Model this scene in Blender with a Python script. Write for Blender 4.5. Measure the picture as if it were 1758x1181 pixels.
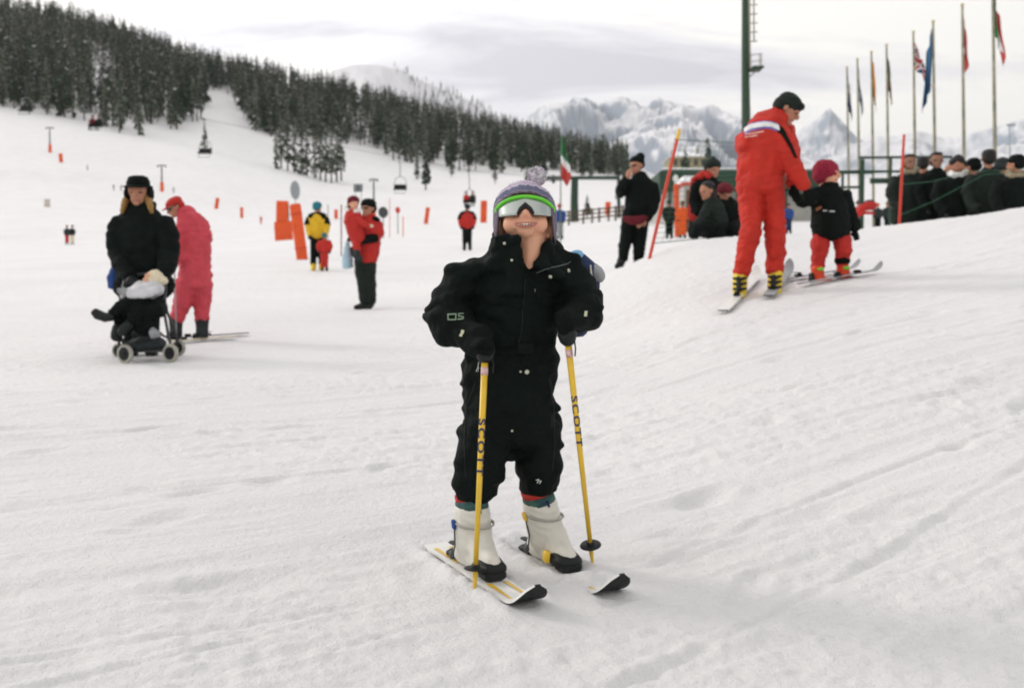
import bpy, math, random
import numpy as np
from mathutils import Vector
from mathutils.bvhtree import BVHTree

R = math.radians
random.seed(7)
rng = np.random.default_rng(11)
S = bpy.context.scene
COL = S.collection
for o in list(bpy.data.objects):
    bpy.data.objects.remove(o)

# ------------------------------------------------------------------ camera
F = 1709.0            # focal length in photo pixels (1758 x 1181)
CX, CY = 879.0, 590.5
PITCH = R(2.36)       # camera tilted slightly down
CAMZ = 0.855
cam = bpy.data.cameras.new('camera')
cam.sensor_width = 36.0
cam.lens = 36.0 * F / 1758.0
cam.clip_start = 0.05
cam.clip_end = 30000
cam.dof.use_dof = True
cam.dof.focus_distance = 2.62
cam.dof.aperture_fstop = 4.2
camo = bpy.data.objects.new('camera', cam)
camo.location = (0, 0, CAMZ)
camo.rotation_euler = (math.pi / 2 - PITCH, 0, 0)
COL.objects.link(camo)
S.camera = camo

# ------------------------------------------------------------------ sky, sun, exposure
SUN_EL, SUN_AZ = R(28), R(-60)       # azimuth measured from +Y towards +X: sun stands left, a little behind the child
W = bpy.data.worlds.new('World')
S.world = W
W.use_nodes = True
nt = W.node_tree
nt.nodes.clear()
def wn(t, **k):
    n = nt.nodes.new(t)
    for a, b in k.items():
        setattr(n, a, b)
    return n
out = wn('ShaderNodeOutputWorld')
bg = wn('ShaderNodeBackground')
sky = wn('ShaderNodeTexSky', sky_type='NISHITA', sun_disc=False)
sky.sun_elevation = SUN_EL
sky.sun_rotation = SUN_AZ
sky_s = wn('ShaderNodeMix', data_type='RGBA', blend_type='MULTIPLY')
sky_s.inputs[0].default_value = 1.0
sky_s.inputs[7].default_value = (0.11, 0.11, 0.11, 1)
tc = wn('ShaderNodeTexCoord')
sep = wn('ShaderNodeSeparateXYZ')
mab = wn('ShaderNodeMath', operation='ABSOLUTE')
mad = wn('ShaderNodeMath', operation='ADD'); mad.inputs[1].default_value = 0.12
dx = wn('ShaderNodeMath', operation='DIVIDE')
dy = wn('ShaderNodeMath', operation='DIVIDE')
cmb = wn('ShaderNodeCombineXYZ')
nz1 = wn('ShaderNodeTexNoise'); nz1.inputs['Scale'].default_value = 0.95; nz1.inputs['Detail'].default_value = 7; nz1.inputs['Roughness'].default_value = 0.55; nz1.inputs['Distortion'].default_value = 0.6
mp = wn('ShaderNodeMapping'); mp.inputs['Scale'].default_value = (0.85, 1.9, 1.0); mp.inputs['Location'].default_value = (3.3, 1.7, 0.4); mp.inputs['Rotation'].default_value = (0, 0, R(-14))
ramp = wn('ShaderNodeValToRGB')
e = ramp.color_ramp.elements
e[0].position = 0.36; e[0].color = (0.66, 0.645, 0.69, 1)
e[1].position = 0.58; e[1].color = (1.07, 1.04, 0.98, 1)
m = e.new(0.46); m.color = (0.88, 0.86, 0.88, 1)
cl = wn('ShaderNodeMix', data_type='RGBA'); cl.inputs[0].default_value = 0.94
L = nt.links.new
L(tc.outputs['Generated'], sep.inputs[0])
L(sep.outputs['Z'], mab.inputs[0]); L(mab.outputs[0], mad.inputs[0])
L(sep.outputs['X'], dx.inputs[0]); L(mad.outputs[0], dx.inputs[1])
L(sep.outputs['Y'], dy.inputs[0]); L(mad.outputs[0], dy.inputs[1])
L(dx.outputs[0], cmb.inputs[0]); L(dy.outputs[0], cmb.inputs[1])
L(cmb.outputs[0], mp.inputs[0]); L(mp.outputs[0], nz1.inputs['Vector'])
L(nz1.outputs[0], ramp.inputs[0])
L(sky.outputs[0], sky_s.inputs[6])
L(sky_s.outputs[2], cl.inputs[6]); L(ramp.outputs[0], cl.inputs[7])
L(cl.outputs[2], bg.inputs['Color'])
# the veiled sun brightens the cloud around it
dt = wn('ShaderNodeVectorMath', operation='DOT_PRODUCT')
dt.inputs[1].default_value = (math.sin(SUN_AZ) * math.cos(SUN_EL), math.cos(SUN_AZ) * math.cos(SUN_EL), math.sin(SUN_EL))
L(tc.outputs['Generated'], dt.inputs[0])
mx0 = wn('ShaderNodeMath', operation='MAXIMUM'); mx0.inputs[1].default_value = 0.0; L(dt.outputs['Value'], mx0.inputs[0])
pw = wn('ShaderNodeMath', operation='POWER'); pw.inputs[1].default_value = 1.5; L(mx0.outputs[0], pw.inputs[0])
st_ = wn('ShaderNodeMath', operation='MULTIPLY_ADD'); st_.inputs[1].default_value = 0.46; st_.inputs[2].default_value = 0.80; L(pw.outputs[0], st_.inputs[0])
L(st_.outputs[0], bg.inputs['Strength'])
L(bg.outputs[0], out.inputs[0])

sun = bpy.data.lights.new('sun', 'SUN')
sun.energy = 1.0
sun.angle = R(12)
sun.color = (1.0, 0.95, 0.88)
suno = bpy.data.objects.new('sun', sun)
COL.objects.link(suno)
sd = Vector((math.sin(SUN_AZ) * math.cos(SUN_EL), math.cos(SUN_AZ) * math.cos(SUN_EL), math.sin(SUN_EL)))
suno.rotation_euler = sd.to_track_quat('Z', 'Y').to_euler()
suno.location = sd * 50

S.render.engine = 'CYCLES'
S.view_settings.view_transform = 'Standard'
S.view_settings.look = 'None'
S.view_settings.exposure = 0.36
S.view_settings.gamma = 1.0
S.cycles.use_denoising = True
S.cycles.max_bounces = 6
S.cycles.transparent_max_bounces = 8
S.cycles.volume_bounces = 0
S.cycles.pixel_filter_type = 'BLACKMAN_HARRIS'
S.cycles.filter_width = 1.9

# ------------------------------------------------------------------ helpers: pixels, noise, ground
def P(x, y, Y):
    """world point seen at photo pixel (x, y) at depth Y in front of the camera"""
    cx, cy = (x - CX) / F, (CY - y) / F
    d = np.array([cx, math.cos(PITCH) + math.sin(PITCH) * cy, -math.sin(PITCH) + math.cos(PITCH) * cy])
    return np.array([0, 0, CAMZ]) + d * (Y / d[1])

def h2(ix, iy, seed):
    n = (ix.astype(np.int64) * 374761393 + iy.astype(np.int64) * 668265263 + seed * 69069) & 0x7fffffff
    n = ((n ^ (n >> 13)) * 1274126177) & 0x7fffffff
    n = ((n ^ (n >> 16)) * 668265263) & 0x7fffffff
    return ((n ^ (n >> 15)) & 0xffff) / 65535.0

def noise2(x, y, seed=0):
    x = np.asarray(x, float); y = np.asarray(y, float)
    ix, iy = np.floor(x), np.floor(y)
    fx, fy = x - ix, y - iy
    fx = fx * fx * (3 - 2 * fx); fy = fy * fy * (3 - 2 * fy)
    a = h2(ix, iy, seed); b = h2(ix + 1, iy, seed); c = h2(ix, iy + 1, seed); d = h2(ix + 1, iy + 1, seed)
    return (a + (b - a) * fx) * (1 - fy) + (c + (d - c) * fx) * fy

def fbm2(x, y, oct=4, seed=0, gain=0.5):
    s = 0; a = 1.0; t = 0
    for k in range(oct):
        s = s + a * noise2(x * 2 ** k + 17.3 * k, y * 2 ** k - 9.1 * k, seed + k)
        t += a; a *= gain
    return s / t - 0.5

def noise3(p, f, seed=0):
    """cheap 3-d noise: mean of three planar noises"""
    x, y, z = p[:, 0] * f, p[:, 1] * f, p[:, 2] * f
    return (noise2(x + .37 * y, z + .21 * y, seed) + noise2(y + .31 * z, x + .17 * z, seed + 5) + noise2(z - .27 * x, y - .33 * x, seed + 9)) / 3 - 0.5

# terrain table: photo row y of the ground at (pixel column x, depth Y)
TX = [-500, 0, 120, 230, 350, 440, 560, 640, 720, 800, 900, 960, 1060, 1120, 1200, 1300, 1440, 1560, 1660, 1758, 2300]
def base(Y): return 438 + 1461.0 / Y
TR = [
 (1.2, [base(1.2)] * 21),
 (2.7, [979]*13 + [977, 974, 968, 960, 952, 946, 940, 915]),
 (5.0, [730]*8 + [730, 729, 727, 723, 708, 698, 684, 666, 645, 630, 622, 615, 590]),
 (8.3, [624, 624, 624, 624, 622, 620, 617, 615, 613, 611, 603, 594, 568, 551, 526, 506, 488, 478, 470, 462, 440]),
 (10., [588]*5 + [587, 585, 584, 582, 578, 570, 556, 518, 494, 470, 458, 446, 434, 421, 409, 380]),
 (12., [561]*5 + [560, 559, 558, 556, 552, 540, 518, 463, 433, 408, 401, 394, 378, 366, 349, 318]),
 (13.2, [550]*5 + [549, 548, 547, 545, 541, 528, 507, 464, 441, 420, 418, 412, 405, 398, 385, 360]),
 (16., [530]*5 + [530, 530, 529, 524, 516, 504, 490, 458, 450, 442, 440, 436, 448, 449, 448, 440]),
 (25., [470]*5 + [468, 466, 466, 464, 462, 456, 448, 436, 430, 424, 420, 414, 418, 422, 424, 424]),
 (37., [444, 444, 442, 440, 438, 437, 434, 432, 431, 430, 428, 426, 414, 409, 404, 400, 396, 400, 404, 406, 406]),
 (85., [420, 420, 420, 420, 418, 414, 406, 402, 398, 396, 392, 389, 380, 376, 373, 371, 370, 376, 380, 382, 384]),
 (200., [320, 330, 336, 346, 356, 364, 372, 375, 376, 376, 373, 371, 362, 356, 352, 350, 350, 352, 354, 354, 354]),
 (350., [180, 200, 212, 232, 250, 276, 306, 318, 325, 328, 328, 328, 330, 332, 334, 335, 336, 336, 336, 336, 336]),
 (500., [85, 112, 128, 150, 172, 200, 236, 254, 274, 284, 292, 297, 306, 314, 318, 320, 320, 320, 320, 320, 320]),
 (660., [20, 36, 52, 84, 132, 146, 168, 190, 212, 236, 256, 270, 296, 306, 310, 312, 312, 312, 312, 312, 312]),
 (820., [60, 80, 96, 122, 160, 172, 190, 208, 226, 248, 266, 280, 300, 306, 308, 308, 308, 308, 308, 308, 308]),
 (1500., [330]*21),
]
_ys = np.array([r[0] for r in TR]); _tab = np.array([r[1] for r in TR], float)
_LX = np.linspace(-500, 2300, 281)
_LY = np.linspace(math.log(1.2), math.log(1500), 480)
_E = np.zeros((len(_LY), len(_LX)))
for j, ly in enumerate(_LY):
    w = 1 / math.exp(ly)
    k = min(max(int(np.searchsorted(-1 / _ys, -w)), 1), len(_ys) - 1)
    w0, w1 = 1 / _ys[k - 1], 1 / _ys[k]
    t = (w - w0) / (w1 - w0)
    row = _tab[k - 1] * (1 - t) + _tab[k] * t
    _E[j] = (np.interp(_LX, TX, row) - 438) * math.exp(ly) / F
def _blur(a, n, ax):
    for _ in range(n):
        p = np.pad(a, [(1, 1) if i == ax else (0, 0) for i in range(2)], mode='edge')
        a = (p[:-2] + 2 * p[1:-1] + p[2:]) / 4 if ax == 0 else (p[:, :-2] + 2 * p[:, 1:-1] + p[:, 2:]) / 4
    return a
_E = _blur(_blur(_E, 10, 1), 5, 0)
SLOPE = (CY - 438) / F - math.tan(PITCH)      # rise of the eye plane through row 438

def ground0(X, Y):
    X = np.asarray(X, float); Y = np.asarray(Y, float)
    Yc = np.clip(Y, 1.2, 1490)
    px = np.clip(CX + F * X / np.maximum(Yc, 2.4), -499, 2299)
    fx = (px - _LX[0]) / (_LX[1] - _LX[0]); fy = (np.log(Yc) - _LY[0]) / (_LY[1] - _LY[0])
    ix = np.clip(fx.astype(int), 0, len(_LX) - 2); iy = np.clip(fy.astype(int), 0, len(_LY) - 2)
    fx = fx - ix; fy = fy - iy
    e = (_E[iy, ix] * (1 - fx) + _E[iy, ix + 1] * fx) * (1 - fy) + (_E[iy + 1, ix] * (1 - fx) + _E[iy + 1, ix + 1] * fx) * fy
    return CAMZ + Y * SLOPE - e

# ski tracks, lumps and dents of the piste
TRK = R(31)
tracks = [(rng.uniform(-9, 9), R(31 + rng.normal(0, 5)), rng.uniform(-9, 9), rng.uniform(1.2, 4.5), rng.uniform(.010, .026), rng.uniform(.006, .017)) for _ in range(200)]
dents = [(rng.uniform(-4.5, 5), rng.uniform(1.4, 9), rng.uniform(.05, .17), rng.uniform(.03, .07), R(31 + rng.normal(0, 22)), rng.uniform(.012, .034)) for _ in range(210)]
def relief(X, Y):
    X = np.asarray(X, float); Y = np.asarray(Y, float)
    fade = np.clip(1 - (Y - 14) / 40, 0, 1) * np.clip((Y + 4) / 3, 0, 1)
    a = X * math.cos(TRK) + Y * math.sin(TRK); b = -X * math.sin(TRK) + Y * math.cos(TRK)
    wob = fbm2(a * .5, b * .5, 2, 3) * .5
    z = fbm2(a * .45, (b + wob) * 7.5, 4, 21) * .036
    z = z + fbm2(a * 1.5, b * 18, 3, 31) * .036
    z = z + fbm2(X * 2.3, Y * 2.3, 4, 41) * .020
    rough = np.clip(fbm2(X * .9, Y * .9, 2, 55) * 3 + .55, .15, 1)
    z = z + fbm2(X * 24, Y * 24, 3, 51) * .036 * rough
    for off, an, ctr, ln, wd, dp in tracks:
        aa = X * math.cos(an) + Y * math.sin(an); bb = -X * math.sin(an) + Y * math.cos(an) + .12 * np.sin(aa * .7 + off)
        w = (np.abs(bb - off) < wd * 5) & (np.abs(aa - ctr) < ln * 1.5)
        if not w.any(): continue
        aa, bb = aa[w], bb[w]; e4 = np.exp(-((aa - ctr) / ln) ** 4)
        z[w] += -np.exp(-((bb - off) / wd) ** 2) * e4 * dp + np.exp(-((bb - off - wd * 1.7) / (wd * .8)) ** 2) * e4 * dp * .6
    for x0, y0, la, lb, an, dp in dents:
        w = (np.abs(X - x0) < la * 3) & (np.abs(Y - y0) < la * 3)
        if not w.any(): continue
        dxx, dyy = X[w] - x0, Y[w] - y0
        aa = dxx * math.cos(an) + dyy * math.sin(an); bb = -dxx * math.sin(an) + dyy * math.cos(an)
        q = (aa / la) ** 2 + (bb / lb) ** 2
        z[w] += -np.exp(-q) * dp + np.exp(-(np.sqrt(q) - 1.5) ** 2 * 4) * dp * .3
    wide = np.clip((Y - 55) / 60, 0, 1) * np.clip((340 - Y) / 50, 0, 1)
    return z * fade * .58 + fbm2(X * .010 + Y * .006, Y * .045 - X * .012, 4, 71) * 2.6 * wide
# the snow is trodden flat under the child's skis and banked between them
def ski_flat(X, Y):
    d = ((X - .02) / .36) ** 2 + ((Y - 2.62) / .46) ** 2
    return 1 - np.exp(-d ** 2)
SKI_LINES = ((-.222, 2.888, .461, -.888, .66), (-.020, 2.995, .461, -.888, .66))      # tail x, y, direction, length
def berm(X, Y):
    z = 0
    for k, (x0, y0, ux, uy, ln) in enumerate(SKI_LINES):
        s_ = (X - x0) * ux + (Y - y0) * uy; d = np.abs(-(X - x0) * uy + (Y - y0) * ux)
        on = 1 / (1 + np.exp(-(s_ + .02) / .02)) / (1 + np.exp((s_ - ln + .08) / .025))
        rag = .45 + 1.1 * noise2(X * 34, Y * 34, 91)
        z = z + on * rag * .016 * np.exp(-((d - .064) / .020) ** 2)
        if k == 1: z = z + on * rag * .024 * np.exp(-(d / .055) ** 2) * np.exp(-((s_ - .47) / .055) ** 2) + on * rag * .022 * np.exp(-(d / .06) ** 2) * np.exp(-((s_ - .03) / .09) ** 2)
    return z
def ground(X, Y):
    X = np.asarray(X, float); Y = np.asarray(Y, float)
    return ground0(X, Y) + relief(X, Y) * (.22 + .78 * ski_flat(X, Y))
def gz(X, Y):
    return float(ground(np.array([X]), np.array([Y]))[0])
def G(x, Y):
    X = (x - CX) / F * Y
    return np.array([X, Y, gz(X, Y)])
def hit(x, y, y0=1.5, y1=900):
    """where the sight line through pixel (x, y) meets the snow"""
    Ys = np.exp(np.linspace(math.log(y0), math.log(y1), 1500))
    a = P(x, y, 1.0) - np.array([0, 0, CAMZ])
    X = a[0] * Ys; Z = CAMZ + a[2] * Ys
    g = ground0(X, Ys)
    k = np.nonzero(Z <= g)[0]
    Y = Ys[k[0]] if len(k) else y1
    return np.array([a[0] * Y, Y, gz(a[0] * Y, Y)])

# ------------------------------------------------------------------ helpers: materials
MATS = {}
def mat(name, col, rough=.8, var=.12, scale=14, bump=.15, bscale=60, metal=0, spec=.3, sheen=0.0, coords='Object', hue=None):
    if name in MATS: return MATS[name]
    M = bpy.data.materials.new(name); M.use_nodes = True
    t = M.node_tree; b = t.nodes['Principled BSDF']
    b.inputs['Roughness'].default_value = rough
    b.inputs['Metallic'].default_value = metal
    b.inputs['Specular IOR Level'].default_value = spec
    if sheen: b.inputs['Sheen Weight'].default_value = sheen
    tcn = t.nodes.new('ShaderNodeTexCoord')
    n = t.nodes.new('ShaderNodeTexNoise'); n.inputs['Scale'].default_value = scale; n.inputs['Detail'].default_value = 5
    t.links.new(tcn.outputs[coords], n.inputs['Vector'])
    r = t.nodes.new('ShaderNodeValToRGB')
    c = np.array(col); c2 = np.array(hue) if hue else c * (1 + var)
    r.color_ramp.elements[0].position = .3; r.color_ramp.elements[1].position = .7
    r.color_ramp.elements[0].color = (*np.clip(c * (1 - var), 0, 1), 1)
    r.color_ramp.elements[1].color = (*np.clip(c2, 0, 1), 1)
    t.links.new(n.outputs[0], r.inputs[0]); t.links.new(r.outputs[0], b.inputs['Base Color'])
    if bump:
        n2 = t.nodes.new('ShaderNodeTexNoise'); n2.inputs['Scale'].default_value = bscale; n2.inputs['Detail'].default_value = 4
        t.links.new(tcn.outputs[coords], n2.inputs['Vector'])
        bp = t.nodes.new('ShaderNodeBump'); bp.inputs['Strength'].default_value = bump; bp.inputs['Distance'].default_value = .01
        t.links.new(n2.outputs[0], bp.inputs['Height']); t.links.new(bp.outputs[0], b.inputs['Normal'])
    MATS[name] = M
    return M

BLACK = mat('black_fabric', (.0042, .0070, .0060), .85, .3, 9, .35, 45, spec=.12)
NAVYBLK = mat('navy_black_fabric', (.0030, .0058, .0050), .8, .3, 7, .5, 60, spec=.12)
DKGREEN = mat('dark_green_fabric', (.0065, .0125, .0092), .8, .3, 9, .3, 45)
CHAR = mat('charcoal_fabric', (.022, .028, .03), .8, .25, 9, .3, 45)
RED = mat('red_fabric', (.44, .024, .018), .75, .12, 9, .35, 40)
INSTR = mat('scarlet_fabric', (.46, .024, .013), .75, .12, 9, .35, 40)
PINK = mat('rose_red_fabric', (.54, .060, .082), .75, .12, 9, .35, 40)
MAROON = mat('maroon_fabric', (.12, .01, .018), .85, .2, 30, .5, 90)
BERRY = mat('berry_knit', (.27, .018, .042), .9, .3, 60, .8, 120)
ORANGE = mat('orange_fabric', (.72, .10, .015), .75, .12, 9, .3, 40)
ORPAD = mat('orange_vinyl_pad', (.68, .09, .02), .6, .12, 5, .2, 20)
YELLOW = mat('yellow_fabric', (.66, .40, .02), .75, .12, 9, .3, 40)
YELPAINT = mat('yellow_paint', (.72, .46, .03), .35, .06, 30, .05, 60, spec=.5)
BLUEF = mat('blue_fabric', (.02, .06, .22), .75, .2, 9, .3, 40)
DKBLUE = mat('dark_blue_fabric', (.012, .025, .075), .75, .2, 9, .3, 40)
SKYBLUE = mat('light_blue_fabric', (.18, .40, .62), .7, .12, 12, .3, 40)
PALEBLUE = mat('pale_blue_plastic', (.38, .55, .64), .45, .12, 12, .2, 20)
TEAL = mat('teal_knit', (.02, .16, .20), .85, .25, 30, .5, 90)
GREYF = mat('grey_fabric', (.30, .31, .32), .8, .15, 12, .3, 50)
PALEF = mat('pale_grey_fabric', (.56, .56, .58), .8, .12, 12, .4, 40)
CREAM = mat('cream_fleece', (.68, .60, .44), .95, .15, 30, .8, 90)
FUR = mat('white_fur', (.80, .79, .76), .95, .12, 40, 1., 70)
SKIN = mat('skin', (.40, .20, .125), .6, .07, 20, .08, 90, hue=(.44, .20, .125))
SKINC = mat('child_skin', (.68, .385, .245), .55, .05, 26, .08, 160, hue=(.72, .35, .235))
LIP = mat('lips', (.42, .155, .115), .45, .1, 60, .1, 90)
EYE = mat('eye_dark', (.07, .035, .028), .3, .1, 30, 0)
TEETH = mat('teeth', (.80, .76, .68), .3, .05, 60, 0)
HAIRB = mat('brown_hair', (.10, .055, .028), .6, .35, 60, .6, 200)
HAIRY = mat('blonde_hair', (.30, .17, .05), .6, .3, 60, .6, 200)
HAIRD = mat('dark_hair', (.012, .010, .009), .5, .3, 60, .6, 200)
DARKLENS = mat('dark_lens', (.01, .01, .012), .12, .1, 10, 0, spec=.6)
BLKPLAST = mat('black_plastic', (.007, .009, .009), .55, .2, 20, .1, 60, spec=.3)
STEEL = mat('steel', (.45, .45, .44), .35, .1, 40, .05, 80, metal=.9)
DKSTEEL = mat('dark_steel', (.07, .075, .075), .5, .15, 20, .1, 60, metal=.5)
WHITEP = mat('white_plastic', (.62, .60, .53), .42, .05, 12, .08, 30, spec=.45)
WHITEG = mat('white_paint', (.74, .735, .70), .35, .05, 20, .05, 40)
YELBOOT = mat('yellow_plastic', (.70, .50, .03), .4, .1, 20, .05, 40)
REDBOOT = mat('orange_red_plastic', (.64, .06, .015), .4, .1, 20, .05, 40)
DKGRNP = mat('dark_green_paint', (.020, .050, .030), .55, .2, 6, .1, 20)
POLEGRN = mat('mast_green_paint', (.028, .058, .032), .5, .15, 4, .1, 20)
NETG = mat('green_net_cord', (.022, .11, .055), .7, .2, 20, 0)
REDPOLE = mat('red_slalom_paint', (.55, .05, .025), .45, .12, 12, .05, 40)
WOOD = mat('weathered_wood', (.10, .062, .04), .85, .3, 10, .4, 40)
GREYPAINT = mat('grey_paint', (.28, .31, .33), .5, .15, 10, .1, 30)
BARK = mat('bark', (.075, .055, .042), .9, .3, 3, .5, 12)
NEEDLE = mat('needles', (.032, .066, .032), .9, .45, .35, 0, coords='Object', spec=.1)
NEEDLE2 = mat('larch_twigs', (.045, .072, .032), .9, .35, .5, 0, spec=.1)
FROST = mat('frosted_twigs', (.21, .24, .185), .9, .3, .5, 0, spec=.1)
TSNOW = mat('branch_snow', (.50, .52, .53), .8, .06, 3, 0)
RUBBER = mat('tyre_cream', (.38, .37, .32), .7, .12, 20, .2, 50)
PLASTER = mat('yellow_plaster', (.30, .265, .17), .85, .12, 1, .1, 6)
GREYWALL = mat('grey_wall', (.42, .41, .38), .85, .12, 2, .1, 8)
GLASSD = mat('window_glass', (.03, .035, .04), .15, .2, 4, 0, spec=.6)
SNOWROOF = mat('roof_snow', (.82, .82, .83), .7, .03, 3, .2, 8)

# snow
SNOW = bpy.data.materials.new('snow'); SNOW.use_nodes = True
t = SNOW.node_tree; b = t.nodes['Principled BSDF']
b.inputs['Roughness'].default_value = .62; b.inputs['Specular IOR Level'].default_value = .25
tcn = t.nodes.new('ShaderNodeTexCoord')
def tnoise(sc, det, rough=.55):
    n = t.nodes.new('ShaderNodeTexNoise'); n.inputs['Scale'].default_value = sc; n.inputs['Detail'].default_value = det; n.inputs['Roughness'].default_value = rough
    t.links.new(tcn.outputs['Object'], n.inputs['Vector']); return n
n1 = tnoise(.35, 6); r1 = t.nodes.new('ShaderNodeValToRGB')
r1.color_ramp.elements[0].position = .3; r1.color_ramp.elements[1].position = .7
r1.color_ramp.elements[0].color = (.73, .724, .722, 1); r1.color_ramp.elements[1].color = (.805, .797, .792, 1)
t.links.new(n1.outputs[0], r1.inputs[0]); t.links.new(r1.outputs[0], b.inputs['Base Color'])
n2 = tnoise(38, 6, .7); n3 = tnoise(160, 3, .6)
bp = t.nodes.new('ShaderNodeBump'); bp.inputs['Strength'].default_value = .8; bp.inputs['Distance'].default_value = .02
bp2 = t.nodes.new('ShaderNodeBump'); bp2.inputs['Strength'].default_value = .35; bp2.inputs['Distance'].default_value = .006
t.links.new(n2.outputs[0], bp.inputs['Height']); t.links.new(n3.outputs[0], bp2.inputs['Height'])
t.links.new(bp.outputs[0], bp2.inputs['Normal']); t.links.new(bp2.outputs[0], b.inputs['Normal'])

# ------------------------------------------------------------------ helpers: meshes and things
ROOT = {}
def unit(v):
    v = np.asarray(v, float); n = np.linalg.norm(v)
    return v / n if n > 1e-12 else v

class MB:
    def __init__(s): s.v = []; s.f = []; s.m = []; s.n = 0
    def add(s, vs, fs, mi=0):
        s.v.extend([tuple(map(float, q)) for q in vs])
        for f in fs:
            s.f.append(tuple(i + s.n for i in f)); s.m.append(mi)
        s.n += len(vs); return s
    def loft(s, rings, mi=0, cap=True, close=True):
        k = len(rings[0]); vs = [q for r in rings for q in r]; fs = []
        for i in range(len(rings) - 1):
            for j in range(k if close else k - 1):
                a = i * k + j; b_ = i * k + (j + 1) % k
                fs.append((a, b_, b_ + k, a + k))
        if cap:
            fs.append(tuple(range(k - 1, -1, -1))); fs.append(tuple(range((len(rings) - 1) * k, len(rings) * k)))
        return s.add(vs, fs, mi)
    def tube(s, pts, rx, rd=None, n=10, mi=0, round_=True, ref=(0, 1, 0), capf=1.0):
        pts = [np.asarray(p, float) for p in pts]
        if np.isscalar(rx): rx = [rx] * len(pts)
        rd = rx if rd is None else ([rd] * len(pts) if np.isscalar(rd) else rd)
        T = []
        for i in range(len(pts)):
            a = pts[max(i - 1, 0)]; c = pts[min(i + 1, len(pts) - 1)]
            T.append(unit(c - a))
        ref = np.asarray(ref, float)
        if abs(np.dot(T[0], ref)) > .93: ref = np.array([0, 0, 1.]) if abs(T[0][2]) < .9 else np.array([1., 0, 0])
        sv = unit(np.cross(T[0], ref)); rings = []
        ang = [2 * math.pi * j / n for j in range(n)]
        def ring(c, sv, dv, a, b_): return [c + sv * a * math.cos(q) + dv * b_ * math.sin(q) for q in ang]
        fr = []
        for i, p in enumerate(pts):
            sv = unit(sv - T[i] * np.dot(sv, T[i])); dv = np.cross(T[i], sv) * -1
            fr.append((sv, dv))
        if round_:
            for q in (80, 55, 28):
                q = R(q); r0 = min(rx[0], rd[0]) * capf
                rings.append(ring(pts[0] - T[0] * r0 * math.sin(q), *fr[0], rx[0] * math.cos(q), rd[0] * math.cos(q)))
        for i, p in enumerate(pts): rings.append(ring(p, *fr[i], rx[i], rd[i]))
        if round_:
            for q in (28, 55, 80):
                q = R(q); r0 = min(rx[-1], rd[-1]) * capf
                rings.append(ring(pts[-1] + T[-1] * r0 * math.sin(q), *fr[-1], rx[-1] * math.cos(q), rd[-1] * math.cos(q)))
        return s.loft(rings, mi)
    def ell(s, c, ax, n=14, k=9, mi=0):
        """ellipsoid with centre c and three axis vectors"""
        c = np.asarray(c, float); ax = [np.asarray(a, float) for a in ax]
        rings = []
        for i in range(k + 1):
            q = -math.pi / 2 + math.pi * (i + .15) / (k + .3)
            rings.append([c + ax[2] * math.sin(q) + math.cos(q) * (ax[0] * math.cos(2 * math.pi * j / n) + ax[1] * math.sin(2 * math.pi * j / n)) for j in range(n)])
        return s.loft(rings, mi)
    def box(s, c, sx, sy, sz, fr=None, mi=0, bev=0.0):
        c = np.asarray(c, float)
        X, Yv, Z = [np.asarray(q, float) for q in (fr or ((1, 0, 0), (0, 1, 0), (0, 0, 1)))]
        if bev <= 0:
            vs = [c + X * a * sx / 2 + Yv * b_ * sy / 2 + Z * d * sz / 2 for a in (-1, 1) for b_ in (-1, 1) for d in (-1, 1)]
            fs = [(0, 1, 3, 2), (4, 6, 7, 5), (0, 4, 5, 1), (2, 3, 7, 6), (0, 2, 6, 4), (1, 5, 7, 3)]
            return s.add(vs, fs, mi)
        bv = min(bev, sx / 2.2, sy / 2.2, sz / 2.2)
        def rect(hx, hy, z):
            o = []
            for qx, qy in ((1, 1), (-1, 1), (-1, -1), (1, -1)):
                a, b_ = (hx, hy - bv), (hx - bv, hy)
                pr = (a, b_) if qx * qy > 0 else (b_, a)
                for p in pr: o.append(c + X * qx * p[0] + Yv * qy * p[1] + Z * z)
            return o
        return s.loft([rect(sx / 2 - bv, sy / 2 - bv, -sz / 2), rect(sx / 2, sy / 2, -sz / 2 + bv), rect(sx / 2, sy / 2, sz / 2 - bv), rect(sx / 2 - bv, sy / 2 - bv, sz / 2)], mi)
    def arrays(s): return np.array(s.v, float), s.f, s.m

def new_mesh(name, v, f, mats, mi=None, smooth=True, off=None):
    v = np.asarray(v, float)
    if off is not None: v = v - np.asarray(off)
    me = bpy.data.meshes.new(name)
    me.from_pydata(v.tolist(), [], [tuple(q) for q in f])
    for m_ in (mats if isinstance(mats, (list, tuple)) else [mats]): me.materials.append(m_)
    if mi is not None and len(mi): me.polygons.foreach_set('material_index', np.asarray(mi, np.int32))
    if smooth: me.polygons.foreach_set('use_smooth', np.ones(len(me.polygons), bool))
    me.update()
    return me

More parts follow.
